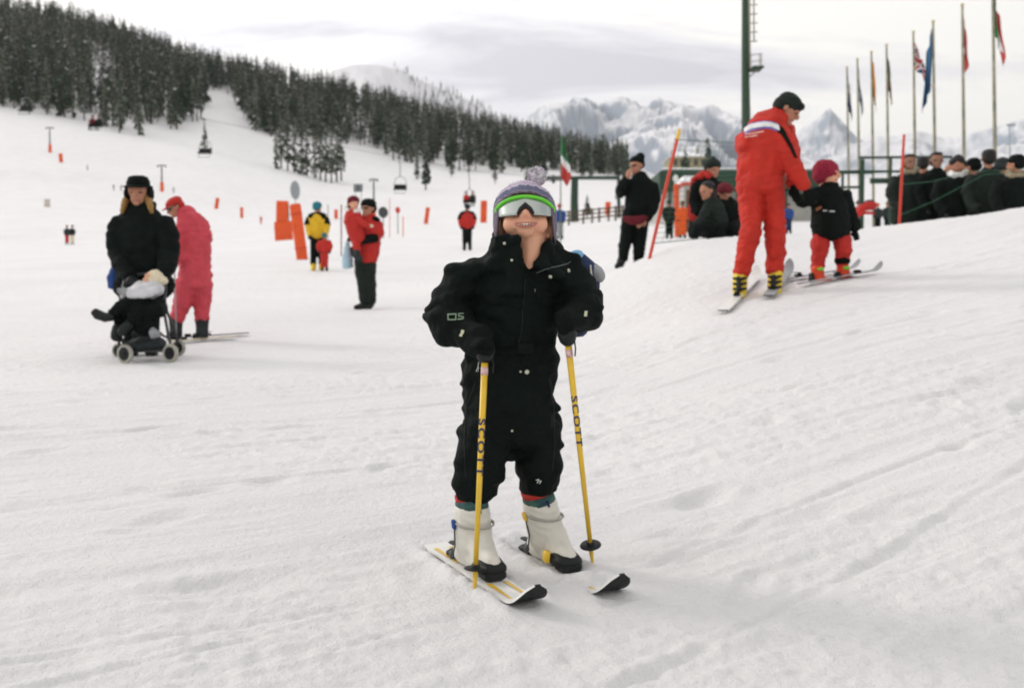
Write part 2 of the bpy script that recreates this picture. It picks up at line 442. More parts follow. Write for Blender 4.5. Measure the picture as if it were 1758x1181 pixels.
def root(name, loc, label, cat, group=None):
    o = bpy.data.objects.new(name, None); COL.objects.link(o)
    o.location = tuple(map(float, loc)); o.empty_display_size = .1
    o['label'] = label; o['category'] = cat
    if group: o['group'] = group
    ROOT[o.name] = np.array(loc, float)
    return o
def rloc(o):
    while o.parent: o = o.parent
    return ROOT.get(o.name, np.zeros(3))
def part(par, name, mb, mats, smooth=True, label=None, auto=None):
    v, f, mi = mb.arrays() if isinstance(mb, MB) else mb
    me = new_mesh(name, v, f, mats, mi, smooth, rloc(par))
    o = bpy.data.objects.new(name, me); COL.objects.link(o); o.parent = par
    if label: o['label'] = label
    if auto: sharp(me, auto)
    return o
def sharp(me, deg):
    me.set_sharp_from_angle(angle=R(deg))
def single(name, mb, mats, loc, label, cat, group=None, smooth=True, kind=None, auto=None):
    v, f, mi = mb.arrays() if isinstance(mb, MB) else mb
    me = new_mesh(name, v, f, mats, mi, smooth, loc)
    o = bpy.data.objects.new(name, me); COL.objects.link(o); o.location = tuple(map(float, loc))
    ROOT[o.name] = np.array(loc, float)
    if kind: o['kind'] = kind
    if label: o['label'] = label
    if cat: o['category'] = cat
    if group: o['group'] = group
    if auto: sharp(me, auto)
    return o
def copy_tree(o, par=None, loc=None, rz=None, sc=None, label=None, group=None):
    c = o.copy(); COL.objects.link(c)
    if par is not None: c.parent = par
    if loc is not None: c.location = tuple(map(float, loc)); ROOT[c.name] = np.array(loc, float)
    if rz is not None: c.rotation_euler = (0, 0, rz)
    if sc is not None: c.scale = sc
    if label: c['label'] = label
    if group: c['group'] = group
    for ch in list(o.children): copy_tree(ch, c)
    return c

TMPS = bpy.data.scenes.new('workbench')      # scratch scene for remeshing, removed at the end
def remesh(mb, vox, smooth=4, fac=.5):
    v, f, _ = mb.arrays()
    me = bpy.data.meshes.new('tmp'); me.from_pydata(v.tolist(), [], f)
    o = bpy.data.objects.new('tmp', me); TMPS.collection.objects.link(o)
    md = o.modifiers.new('r', 'REMESH'); md.mode = 'VOXEL'; md.voxel_size = vox; md.adaptivity = 0
    if smooth:
        ms = o.modifiers.new('s', 'SMOOTH'); ms.factor = fac; ms.iterations = smooth
    with bpy.context.temp_override(scene=TMPS, view_layer=TMPS.view_layers[0]):
        dg = bpy.context.evaluated_depsgraph_get()
    ev = o.evaluated_get(dg); em = ev.to_mesh()
    n = len(em.vertices)
    co = np.empty(n * 3); em.vertices.foreach_get('co', co); co = co.reshape(-1, 3)
    no = np.empty(n * 3, np.float32)
    em.vertices.foreach_get('normal', no); no = no.reshape(-1, 3).astype(float)
    fs = [tuple(p.vertices) for p in em.polygons]
    ev.to_mesh_clear()
    bpy.data.objects.remove(o); bpy.data.meshes.remove(me)
    return co, no, fs

# ================================================================== the snow slope (one sheet to the horizon)
def build_ground():
    ys = [-60, -40, -26, -16, -9, -5, -2.5, -1.2, -.4, .1, .45, .75, .95]
    y = 1.1
    while y < 17: ys.append(y); y *= 1.0048
    while y < 1450: ys.append(y); y *= 1.026
    while y < 8800: ys.append(y); y *= 1.2
    us = np.concatenate([np.linspace(-1.35, -.62, 14)[:-1], np.linspace(-.6, .6, 560), np.linspace(.62, 1.35, 14)[1:]])
    Y = np.array(ys)[:, None] * np.ones(len(us))[None]
    X = us[None] * (1.2 + np.abs(Y))
    Z = ground(X, Y) + berm(X, Y)
    v = np.stack([X, Y, Z], -1).reshape(-1, 3)
    nr, nc = X.shape
    i = np.arange(nr - 1)[:, None] * nc + np.arange(nc - 1)[None]
    f = np.stack([i, i + 1, i + nc + 1, i + nc], -1).reshape(-1, 4)
    me = bpy.data.meshes.new('snow_slope')
    me.vertices.add(len(v)); me.vertices.foreach_set('co', v.ravel())
    me.loops.add(f.size); me.loops.foreach_set('vertex_index', f.ravel().astype(np.int32))
    me.polygons.add(len(f)); me.polygons.foreach_set('loop_start', np.arange(0, f.size, 4, dtype=np.int32))
    me.polygons.foreach_set('use_smooth', np.ones(len(f), bool))
    me.materials.append(SNOW); me.update(); me.validate()
    o = bpy.data.objects.new('snow_slope', me); COL.objects.link(o)
    o['kind'] = 'structure'
    o['label'] = 'tracked white snow of the ski slope rising to the hillside'
build_ground()

# ================================================================== mountains
def rock_snow(name, rock, lo, hi, nscale, snowc=(.80, .80, .82)):
    M = bpy.data.materials.new(name); M.use_nodes = True
    t = M.node_tree; b = t.nodes['Principled BSDF']; b.inputs['Roughness'].default_value = .8; b.inputs['Specular IOR Level'].default_value = .15
    g = t.nodes.new('ShaderNodeNewGeometry'); s = t.nodes.new('ShaderNodeSeparateXYZ'); t.links.new(g.outputs['Normal'], s.inputs[0])
    tcn = t.nodes.new('ShaderNodeTexCoord')
    n = t.nodes.new('ShaderNodeTexNoise'); n.inputs['Scale'].default_value = nscale; n.inputs['Detail'].default_value = 7; n.inputs['Roughness'].default_value = .58
    t.links.new(tcn.outputs['Object'], n.inputs['Vector'])
    m1 = t.nodes.new('ShaderNodeMath'); m1.operation = 'MULTIPLY_ADD'; m1.inputs[1].default_value = .75; t.links.new(n.outputs[0], m1.inputs[0]); t.links.new(s.outputs[2], m1.inputs[2])
    r = t.nodes.new('ShaderNodeMapRange'); r.inputs['From Min'].default_value = lo; r.inputs['From Max'].default_value = hi
    t.links.new(m1.outputs[0], r.inputs['Value'])
    mx = t.nodes.new('ShaderNodeMix'); mx.data_type = 'RGBA'
    mx.inputs[6].default_value = (*rock, 1); mx.inputs[7].default_value = (*snowc, 1)
    t.links.new(r.outputs[0], mx.inputs[0]); t.links.new(mx.outputs[2], b.inputs['Base Color'])
    return M
ROCK1 = rock_snow('alpine_rock_and_snow', (.28, .325, .385), .95, 1.32, .0075)
ROCK2 = rock_snow('pyramid_rock_and_snow', (.28, .315, .37), .93, 1.28, .009)
HILLSN = rock_snow('smooth_hill_snow', (.45, .46, .48), .55, .95, .01, (.70, .70, .72))

def mountain(name, label, ridge, Yf, Yr, base_y, amp, freq, M, seed, nx=260, ny=90, jag=3., pw=1.25):
    rx = [q[0] for q in ridge]; ry = [q[1] for q in ridge]
    xs = np.linspace(rx[0], rx[-1], nx); T = np.linspace(0, 1.25, ny)
    prof = np.interp(xs, rx, ry)
    prof = prof - jag * (fbm2(xs / 22, xs * 0 + seed, 4, seed) * 2) * np.clip(np.minimum(xs - rx[0], rx[-1] - xs) / 30, 0, 1)
    v = []
    for t_ in T:
        Y = Yf + (Yr - Yf) * t_
        X = (xs - CX) / F * Y
        zr = CAMZ + Yr * ((CY - prof) / F - math.tan(PITCH))
        zb = CAMZ + Yf * ((CY - base_y) / F - math.tan(PITCH))
        s_ = t_ ** pw if t_ <= 1 else max(0, 1 - (t_ - 1) * 1.6)
        nzv = 1 - np.abs(fbm2(X * freq, (Y + 900 * np.sin(X * freq * .5)) * freq * .45, 6, seed + 3, .58)) * 4.6
        env = math.sin(math.pi * min(t_, 1)) ** .7 if t_ < 1 else 0
        z = zb + (zr - zb) * s_ + amp * (nzv - .35) * env * np.clip((zr - zb) / max(1, (zr - zb).max()), 0, 1)
        v.append(np.stack([X, np.full_like(X, Y), z], -1))
    v = np.array(v).reshape(-1, 3); nc = nx
    i = np.arange(ny - 1)[:, None] * nc + np.arange(nc - 1)[None]
    f = np.stack([i, i + 1, i + nc + 1, i + nc], -1).reshape(-1, 4)
    me = new_mesh(name, v, f, M, None, True)
    o = bpy.data.objects.new(name, me); COL.objects.link(o); o['kind'] = 'structure'; o['label'] = label
    return v.reshape(ny, nx, 3)

mountain('mountain', 'distant rocky snow massif behind the pyramid peak',
         [(700, 330), (800, 270), (870, 225), (905, 206), (925, 186), (945, 178), (975, 180), (1005, 177), (1025, 190), (1045, 184), (1065, 174), (1082, 182), (1100, 192), (1130, 180), (1150, 186), (1200, 200), (1300, 230), (1400, 290)],
         2500, 4000, 330, 200, .0027, ROCK1, 5, jag=4)
mountain('mountain', 'sharp snowy pyramid peak right of centre',
         [(940, 330), (1000, 296), (1040, 268), (1080, 243), (1120, 214), (1150, 193), (1168, 181), (1180, 190), (1200, 194), (1218, 190), (1240, 206), (1290, 232), (1340, 262), (1420, 300), (1500, 320)],
         1700, 2700, 322, 150, .0042, ROCK2, 9, jag=3)
mountain('mountain', 'pale pointed peak between the ski instructor and the flagpoles',
         [(1230, 330), (1290, 285), (1330, 250), (1375, 222), (1400, 206), (1419, 193), (1434, 207), (1455, 230), (1480, 246), (1530, 262), (1600, 300)],
         3000, 4400, 330, 160, .0027, ROCK1, 15, jag=3)
mountain('mountain', 'low snowy range behind the flagpoles at the right edge',
         [(1330, 318), (1400, 285), (1450, 252), (1500, 238), (1540, 233), (1570, 226), (1610, 238), (1650, 240), (1690, 228), (1730, 212), (1758, 204), (1830, 180), (1950, 170), (2150, 210), (2300, 260)],
         2300, 3500, 325, 150, .0029, ROCK1, 23, jag=4)
hillv = mountain('hill', 'rounded white hilltop above the forest with a wooded right flank',
         [(380, 300), (480, 190), (540, 140), (580, 124), (610, 117), (645, 116), (690, 124), (720, 140), (760, 156), (800, 175), (860, 204), (900, 224), (960, 246), (1050, 272), (1120, 300), (1200, 330)],
         900, 1500, 345, 22, .006, HILLSN, 33, jag=1.2, pw=1.1)

# ================================================================== trees
def tree_proto(seed, lv, per, dense=True, gap=.16, snow=.04, thin=1.0, frost=0.10):
    """larch or pine of height 1: (trunk verts/faces), (crown verts/faces/material)"""
    rg = random.Random(seed)
    tr = MB()
    lean = rg.uniform(-.015, .015)
    tr.tube([(0, 0, -.06), (lean * .3, 0, .3), (lean, 0, .7), (lean, .004, .97)], [.017, .014, .008, .002], n=5 if dense else 4, round_=False)
    cr = MB()
    z0 = rg.uniform(.06, .26)
    fat = rg.uniform(.12, .185) * thin
    tip = rg.uniform(.5, .85)
    for i in range(lv):
        t_ = (i + rg.random() * .7) / lv
        z = z0 + (1 - z0) * t_
        rad = fat * (1 - t_) ** tip * rg.uniform(.65, 1.2) + .012
        if t_ < .12: rad *= .75
        for k in range(per):
            if rg.random() < gap: continue
            a = rg.uniform(0, 2 * math.pi); ln = rad * rg.uniform(.55, 1.15)
            d = np.array([math.cos(a), math.sin(a), 0]); s_ = np.array([-math.sin(a), math.cos(a), 0])
            dr = rg.uniform(.15, .75) * ln; c = np.array([lean * t_, 0, z]); w = ln * rg.uniform(.30, .55)
            p0 = c + d * ln * .08; p1 = c + d * ln * .6 - np.array([0, 0, dr * .35]); p2 = c + d * ln - np.array([0, 0, dr])
            hang = np.array([0, 0, -ln * rg.uniform(.25, .6)])
            mi = 3 if rg.random() < frost else (0 if rg.random() < .72 else 1)
            cr.add([p0, p1 + s_ * w, p2, p1 - s_ * w], [(0, 1, 2, 3)], mi)
            if dense or rg.random() < .7: cr.add([p0, p1 + hang * .8 + s_ * w * .4, p2 + hang * .5, p1 - s_ * w * .2], [(0, 1, 2, 3)], mi)
            if rg.random() < snow:
                up = np.array([0, 0, ln * .07 + .002])
                cr.add([p0 + up, p1 + up + s_ * w * .7, p2 + up, p1 + up - s_ * w * .7], [(0, 1, 2, 3)], 2)
    return tr.arrays(), cr.arrays()
NPR = 10      # 0-5 full pines, 6-9 thin frosted larches
protos = [tree_proto(100 + i, 34, 6) for i in range(6)] + [tree_proto(140 + i, 28, 5, True, .30, .16, .85, .55) for i in range(4)]
far_protos = [tree_proto(300 + i, 14, 4, False) for i in range(6)] + [tree_proto(340 + i, 13, 4, False, .2, .12, .75, .7) for i in range(4)]
tree_me = []
for (tv, tf, tm), (cv, cf, cm) in protos:
    tree_me.append((new_mesh('trunk', tv, tf, BARK, tm), new_mesh('crown', cv, cf, [NEEDLE, NEEDLE2, TSNOW, FROST], cm, False)))
def tree(loc, h, label, group=None, k=None, wide=1.0, name='larch_tree'):
    k = random.randrange(NPR) if k is None else k
    o = root(name, loc, label, 'tree', group)
    o.scale = (h * wide, h * wide, h); o.rotation_euler = (0, 0, random.uniform(0, 6.28))
    for nm, me in zip(('trunk', 'crown'), tree_me[k]):
        c = bpy.data.objects.new(nm, me); COL.objects.link(c); c.parent = o
    return o

LEFT_EDGE = ([-230, 0, 60, 110, 150, 200, 235, 260, 300, 345, 358], [150, 182, 192, 202, 212, 226, 228, 214, 218, 212, 150])
MID_EDGE = ([384, 390, 410, 432, 465, 520, 600, 650, 700, 760, 850, 1000, 1070], [150, 160, 186, 210, 233, 240, 245, 258, 272, 281, 286, 296, 303])
def wooded(px, py):
    if px < 357:
        if 158 < px < 198 and 105 < py < 186 and random.random() < .8: return False
        e_ = np.interp(px, *LEFT_EDGE)
        return py < e_ or (py < e_ + 10 and random.random() < .22)
    if px < 386: return py < 156
    e_ = np.interp(px, *MID_EDGE)
    return px < 1075 and (py < e_ or (py < e_ + 11 and random.random() < .22))
def topx(p):
    d = p - np.array([0, 0, CAMZ]); c_, s_ = math.cos(PITCH), math.sin(PITCH)
    fw = d[1] * c_ - d[2] * s_; up = d[1] * s_ + d[2] * c_
    return CX + F * d[0] / fw, CY - F * up / fw
cand = []
Y = 300.0
while Y < 720:
    st = 5.3 + (Y - 300) * .004
    X = -.66 * Y
    while X < .13 * Y:
        jx, jy = X + random.uniform(-.5, .5) * st, Y + random.uniform(-.5, .5) * st
        X += st * random.uniform(.8, 1.2)
        p = np.array([jx, jy, float(ground0(jx, jy))])
        px, py = topx(p)
        if px < -230 or px > 1078 or py > 330: continue
        if wooded(px, py) and noise2(np.array([jx * .035]), np.array([jy * .035]), 77)[0] > (.26 if py > 120 else .16): cand.append((p, px, py))
    Y += st * .95
def vis_order(c):                       # lower edge of the wood and skyline trees show largest
    p, px, py = c
    edge = np.interp(px, *LEFT_EDGE) if px < 370 else np.interp(px, *MID_EDGE)
    return (edge - py) + p[1] * .05 + (0 if random.random() < .7 else 30)
cand.sort(key=lambda c: vis_order(c) + (1000 if c[1] < -15 else 0))
NEAR = 262
for p, px, py in cand[:NEAR]:
    if px < 375: lb, gp = 'snow-dusted larch at the edge of the dense wood on the upper left hillside', 'larches of the left wood edge'
    else: lb, gp = 'snow-dusted larch in the front of the wood across the middle of the hillside', 'larches of the middle wood edge'
    tree(p - np.array([0, 0, .3]), random.uniform(10, 23.0), lb, gp, k=random.choice([0, 1, 2, 3, 4, 5, 6, 7, 8, 9, 6, 7, 8, 9]))
def forest(name, label, spots):
    V = []; Fc = []; Mi = []; n = 0
    for p, h, in spots:
        (tv, tf, tm), (cv, cf, cm) = far_protos[random.choice([0, 1, 2, 3, 4, 5, 6, 7, 8, 9])]
        a = random.uniform(0, 6.28); ca, sa = math.cos(a), math.sin(a)
        v = np.concatenate([tv, cv]); w = random.uniform(.9, 1.3)
        q = np.stack([(v[:, 0] * ca - v[:, 1] * sa) * h * w, (v[:, 0] * sa + v[:, 1] * ca) * h * w, v[:, 2] * h], -1) + p
        V.append(q); Fc += [tuple(i + n for i in f) for f in tf] + [tuple(i + n + len(tv) for i in f) for f in cf]
        Mi += [4] * len(tf) + list(cm); n += len(v)
    me = new_mesh(name, np.concatenate(V), Fc, [NEEDLE, NEEDLE2, TSNOW, FROST, BARK], Mi, False)
    o = bpy.data.objects.new(name, me); COL.objects.link(o); o['kind'] = 'stuff'; o['label'] = label; o['category'] = 'forest'
forest('forest', 'dense snow-dusted larch forest covering the hillside up to the skyline', [(p, random.uniform(14, 22)) for p, _, _ in cand[NEAR:]])
print('forest trees', len(cand))
# wooded flank of the round hill
sp = []
hv = hillv[:72].reshape(-1, 3)
for _ in range(60000):
    if len(sp) > 950: break
    p = hv[random.randrange(len(hv))] + np.array([random.uniform(-8, 8), random.uniform(-6, 6), 0])
    px, py = topx(p)
    rid = np.interp(px, [640, 690, 720, 800, 900, 1050, 1200], [116, 124, 140, 175, 224, 272, 330])
    if px > 668 + max(0, (py - rid)) * .1 and px < 1100 and py < rid + 75 and random.random() < (.25 if px < 720 else .8): sp.append((p, random.uniform(9, 15)))
forest('hillside_wood', 'thin blue-grey wood on the right flank of the rounded hill', sp)
# clump on the open piste
for i, (x, y, hp) in enumerate([(474, 291, 66), (483, 290, 80), (494, 294, 78), (506, 297, 84), (517, 301, 86), (527, 303, 92), (540, 307, 74), (550, 311, 84), (559, 314, 88), (569, 316, 80), (578, 314, 92), (586, 311, 84)]):
    p = hit(x, y); tree(p - np.array([0, 0, .2]), hp * 1.15 * p[1] / F, 'snow-dusted larch in the isolated clump in the middle of the open piste', 'larches of the clump on the piste', wide=1.0, k=random.choice([6, 7, 8, 9]))
for x, y, hp, lb, w in [(731, 327, 72, 'tall dark larch standing alone on the piste right of the clump', 1.2), (716, 309, 52, 'slim larch just behind the tall lone larch on the piste', 1.0),
                     (352, 262, 50, 'small snowy tree beside the chair hanging in the left clearing', 1.2), (850, 315, 34, 'small snowy spruce on the slope above the child\'s hat', 1.6),
                     (1008, 378, 42, 'small bare young tree right of the dark lift column', 1.5), (1062, 352, 50, 'slender snowy tree left of the man in black', 1.2),
                     (775, 304, 30, 'small snowy tree at the lower forest edge above the chairlift', 1.4), (905, 318, 34, 'small snowy tree just above the bobble of the hat', 1.4)]:
    p = hit(x, y); tree(p - np.array([0, 0, .1]), hp * p[1] / F, lb, wide=w, k=random.choice([6, 7, 8, 9]) if 'dark' not in lb else 2)
for x, y, Yd, hp, lb in [(1177, 300, 190, 50, 'dark tree rising beside the yellow house'), (1216, 300, 185, 66, 'greenish tree at the right end of the yellow house')]:
    p = P(x, y, Yd); p[2] = gz(p[0], p[1]); 
    _, gy = topx(p); hh = (gy - (300 - hp)) * Yd / F
    tree(p - np.array([0, 0, .1]), hh, lb, wide=.8)

# ================================================================== figures
class Fig:
    """one person traced in photo pixels at depth Y; every part a mesh of its own"""
    def __init__(s, label, x, Y, base=None, group=None, name='person', cat='person'):
        s.Y = Y; s.s = Y / F
        b = G(x, Y) if base is None else np.asarray(base, float)
        s.o = root(name, b, label, cat, group); s.inner = []; s.heads = []; s.hd = None
    def p(s, x, y, dy=0): return P(x, y, s.Y + dy)
    def head(s, x, y, dy, h, yaw=0, pitch=0, roll=0):
        yaw, pitch, roll = R(yaw), R(pitch), R(roll)
        fw = np.array([math.sin(yaw) * math.cos(pitch), -math.cos(yaw) * math.cos(pitch), math.sin(pitch)])
        sd = np.array([math.cos(yaw), math.sin(yaw), 0]); up = np.cross(fw, sd)
        sd, up = sd * math.cos(roll) + up * math.sin(roll), up * math.cos(roll) - sd * math.sin(roll)
        s.hd = (s.p(x, y, dy), sd, fw, up, h * s.s)
        H = [((0, 0, .10), (.37, .45, .40)), ((0, .12, -.20), (.27, .30, .30)), ((0, .50, -.06), (.05, .08, .10)), ((0, .40, .08), (.25, .07, .05)),
             ((.37, -.02, -.04), (.04, .08, .12)), ((-.37, -.02, -.04), (.04, .08, .12)), ((0, -.08, -.45), (.20, .22, .32)), ((0, .38, -.40), (.11, .09, .08)), ((0, .41, -.22), (.13, .06, .07))]
        s.heads += [('H', a, b_) for a, b_ in H]
    def hp(s, l):
        c, sd, fw, up, h = s.hd
        return c + (sd * l[0] + fw * l[1] + up * l[2]) * h
    def put(s, mb, pr, k=1.0):
        if pr[0] == 'L':
            q = pr[1]
            mb.tube([s.p(a[0], a[1], a[2]) for a in q], [a[3] * s.s * k for a in q], [(a[4] if len(a) > 4 else a[3]) * s.s * k for a in q], n=14, capf=.5)
        elif pr[0] == 'B':
            (x, y, dy), (rx, ry, rd) = pr[1], pr[2]; an = R(pr[3]) if len(pr) > 3 else 0
            u = np.array([math.cos(an), 0, math.sin(an)]); w = np.array([-math.sin(an), 0, math.cos(an)])
            mb.ell(s.p(x, y, dy), (u * rx * s.s * k, np.array([0, rd * s.s * k, 0]), w * ry * s.s * k))
        elif pr[0] == 'H':
            c, sd, fw, up, h = s.hd
            mb.ell(s.hp(pr[1]), (sd * pr[2][0] * h * k, fw * pr[2][1] * h * k, up * pr[2][2] * h * k))
        elif pr[0] == 'W':
            mb.tube(pr[1], [q * k for q in pr[2]], None, n=12)
        elif pr[0] == 'F':
            pr[1](mb)
    def part(s, name, M, prims, vox=None, wr=(.5, 9.), par=None, sm=3, label=None, inner=True, sq=1.0, minz=None):
        mb = MB()
        for q in prims: s.put(mb, q)
        if inner: s.inner += [q for q in prims if q[0] == 'L']
        co, no, fs = remesh(mb, vox or max(.005, s.s * 1.5), sm)
        amp, fr = wr
        if amp:      # cloth folds: noise stretched across the limbs
            q = co * np.array([1, 1, 1.7])
            d = noise3(q, fr, 3) + .6 * noise3(q, fr * 2.3, 8)
            co = co + no * (np.abs(d) * 2 - .35)[:, None] * amp * .027
        if minz is not None: co[:, 2] = np.maximum(co[:, 2], minz)
        o = part(par or s.o, name, (co, fs, None), M, label=label)
        s.last = (co, fs)
        return o
    def body(s, M=SKIN, extra=(), eyes=True, vox=None, hands=()):
        """one continuous body under the clothes, with head and hands"""
        mb = MB()
        for q in s.inner: s.put(mb, ('L', q[1][:-1] if len(q[1]) > 3 else q[1]), .62)
        for q in s.heads: s.put(mb, q)
        for q in extra: s.put(mb, q)
        co, no, fs = remesh(mb, vox or max(.006, s.s * 1.25), 2)
        mats = [M]; mi = np.zeros(len(fs), np.int32)
        if s.hd is not None and eyes:
            c, sd, fw, up, h = s.hd
            fc = np.array([(co[f[0]] + co[f[2]]) * .5 for f in fs]) - c
            L_ = np.stack([fc @ sd, fc @ fw, fc @ up], -1) / h
            front = L_[:, 1] > .15
            eye = front & (np.abs(np.abs(L_[:, 0]) - .16) < .05) & (np.abs(L_[:, 2] - .01) < .028)
            mouth = front & (np.abs(L_[:, 0]) < .12) & (np.abs(L_[:, 2] + .25) < .025)
            mats = [M, EYE, LIP]; mi[eye] = 1; mi[mouth] = 2
        return part(s.o, 'body', (co, fs, mi), mats)
    def bvh(s, co_fs=None):
        co, fs = co_fs or s.last
        return BVHTree.FromPolygons([Vector(q) for q in co], fs)
    def decal(s, name, bv, quads, M, off=.002, par=None, n=(6, 3), label=None):
        """flat print or trim laid on the cloth: px quads (4 corners each) dropped on the surface along the sight line"""
        mb = MB(); cam_ = Vector((0, 0, CAMZ))
        for qd in quads:
            a, b_, c, d = [np.array(q, float) for q in qd]; g = []; ok = True
            for j in range(n[1] + 1):
                for i in range(n[0] + 1):
                    u, w = i / n[0], j / n[1]
                    xy = (a * (1 - u) + b_ * u) * (1 - w) + (d * (1 - u) + c * u) * w
                    dr = Vector(P(xy[0], xy[1], 1.0)) - cam_; dr.normalize()
                    h, nn, _, _ = bv.ray_cast(cam_, dr)
                    if h is None: g.append(None); continue
                    if nn.dot(dr) > 0: nn = -nn
                    g.append(np.array(h + nn * off))
            idx = {}; vs = []; fsx = []
            for k, q in enumerate(g):
                if q is not None: idx[k] = len(vs); vs.append(q)
            w_ = n[0] + 1
            for j in range(n[1]):
                for i in range(n[0]):
                    ks = (j * w_ + i, j * w_ + i + 1, (j + 1) * w_ + i + 1, (j + 1) * w_ + i)
                    if all(k in idx for k in ks):
                        pp = [vs[idx[k]] for k in ks]
                        if max(np.linalg.norm(pp[0] - pp[2]), np.linalg.norm(pp[1] - pp[3])) < .25: fsx.append(tuple(idx[k] for k in ks))
            if fsx: mb.add(vs, fsx)
        if mb.n: return part(par or s.o, name, mb, M, label=label)

def hand(wrist, d, n, k, side=1, curl=55, fat=1.0):
    """palm, four jointed fingers and a thumb; d towards the fingertips, n out of the palm"""
    d = unit(d); n = unit(np.asarray(n, float) - d * np.dot(n, d)); s_ = np.cross(d, n) * side
    w = np.asarray(wrist, float)
    def f(mb):
        mb.tube([w, w + d * .2 * k, w + d * .46 * k], [.13 * k, .21 * k, .21 * k], [.09 * k * fat, .11 * k * fat, .09 * k * fat], n=10, ref=n)
        for off, ln in ((-.165, .36), (-.055, .43), (.055, .46), (.165, .41)):
            p = w + d * .46 * k + s_ * off * k; pts = [p - d * .08 * k]; a = R(curl * .5); r = .052 * k * fat
            pts.append(p)
            for seg in (.42, .33, .25):
                dd = d * math.cos(a) + n * math.sin(a); p = p + dd * ln * seg * k; pts.append(p); a += R(curl)
            mb.tube(pts, [r, r, r * .97, r * .9, r * .8], n=8, ref=s_)
        p = w + d * .12 * k + s_ * .17 * k; q = p + (d * .55 + s_ * .6 + n * .25) * .2 * k; e_ = q + (d * .85 + s_ * .1 + n * .45) * .17 * k
        mb.tube([p, q, e_], [.068 * k * fat, .06 * k * fat, .048 * k * fat], n=8, ref=n)
    return ('F', f)

def ski(label, tail, tip, L_back, base_mat=BLKPLAST, top=WHITEG, w=.075, curl=.055, group=None, stripe=None, lift=.012, tipl=.14, boot=None, toe_mat=BLKPLAST, heel_mat=BLKPLAST, bl=.22):
    """a ski on the snow from tail to tip (ground points), upturned tip, two-part binding at `boot`"""
    tail = np.array(tail, float); tip = np.array(tip, float)
    d = unit(np.array([tip[0] - tail[0], tip[1] - tail[1], 0])); sd = np.array([d[1], -d[0], 0])
    Ln = np.linalg.norm((tip - tail)[:2])
    o = root('ski', (tail + tip) / 2, label, 'ski', group)
    mb = MB(); rings = []; N = 40
    def zat(t_): return tail[2] + (tip[2] - tail[2]) * t_
    for i in range(N + 1):
        t_ = i / N; s_ = t_ * Ln
        c = tail + d * s_; c[2] = zat(t_) + lift
        u = max(0, (s_ - (Ln - tipl)) / tipl)
        th_ = u * R(62); ra = tipl / R(62); z = ra * (1 - math.cos(th_)) if u > 0 else 0; s_ = s_ if u <= 0 else Ln - tipl + ra * math.sin(th_)
        c = tail + d * s_; c[2] = zat(t_) + lift
        ww = w * (1.0 + .10 * (2 * t_ - 1) ** 2) * (1 if u < .45 else math.sqrt(max(.0, 1 - ((u - .45) / .56) ** 2)))
        if t_ < .03: ww *= .85
        th = .008 if u < .3 else .006
        up = np.array([0, 0, 1.]) * math.cos(th_) - d * math.sin(th_)
        c = c + np.array([0, 0, z])
        rings.append([c - sd * ww / 2, c - sd * ww / 2 + up * th, c + sd * ww / 2 + up * th, c + sd * ww / 2])
    vs = [q for r in rings for q in r]; fs = []; mi = []
    for i in range(N):
        for j, m_ in ((0, 1), (1, 1), (2, 1), (3, 0)):
            a = i * 4 + j; b_ = i * 4 + (j + 1) % 4; fs.append((a, b_, b_ + 4, a + 4)); mi.append(m_)
    fs.append((3, 2, 1, 0)); mi.append(0)
    k = N * 4; fs.append((k, k + 1, k + 2, k + 3)); mi.append(0)
    body = part(o, 'ski_body', (np.array(vs), fs, mi), [base_mat, top], True, auto=40)
    up = np.array([0, 0, 1.])
    def top_at(s_): 
        c = tail + d * s_; c[2] = zat(s_ / Ln) + lift + .008; return c
    if stripe:
        for s0, s1 in ((Ln * .08, Ln * .32), (Ln * .62, Ln * .84)):
            a, c = top_at(s0), top_at(s1)
            for off in (-.3, .3):
                m2 = MB()
                q = sd * w * off; h_ = sd * w * .09; e_ = up * .0015
                m2.add([a + q - h_ + e_, a + q + h_ + e_, c + q + h_ * .4 + e_, c + q - h_ * .4 + e_], [(0, 1, 2, 3)])
                part(body, 'stripe', m2, stripe, False)
    if boot is not None:
        sb = np.dot(np.array(boot)[:2] - tail[:2], d[:2])
        m3 = MB(); c = top_at(sb + bl * .43)
        fr = (d, sd, up)
        m3.box(c + up * .014, .055, w * .78, .028, fr, bev=.008)
       
        part(o, 'binding_toe', m3, toe_mat, True, auto=35)
        m4 = MB(); c = top_at(sb - bl * .55)
        m4.box(c + up * .010, .07, w * .6, .020, fr, bev=.006); m4.box(c + up * .026 + d * .012, .026, w * .5, .024, fr, bev=.006); m4.box(c + up * .034 - d * .025, .045, w * .25, .008, fr, bev=.003)
        part(o, 'binding_heel', m4, heel_mat, True, auto=35)
    return o

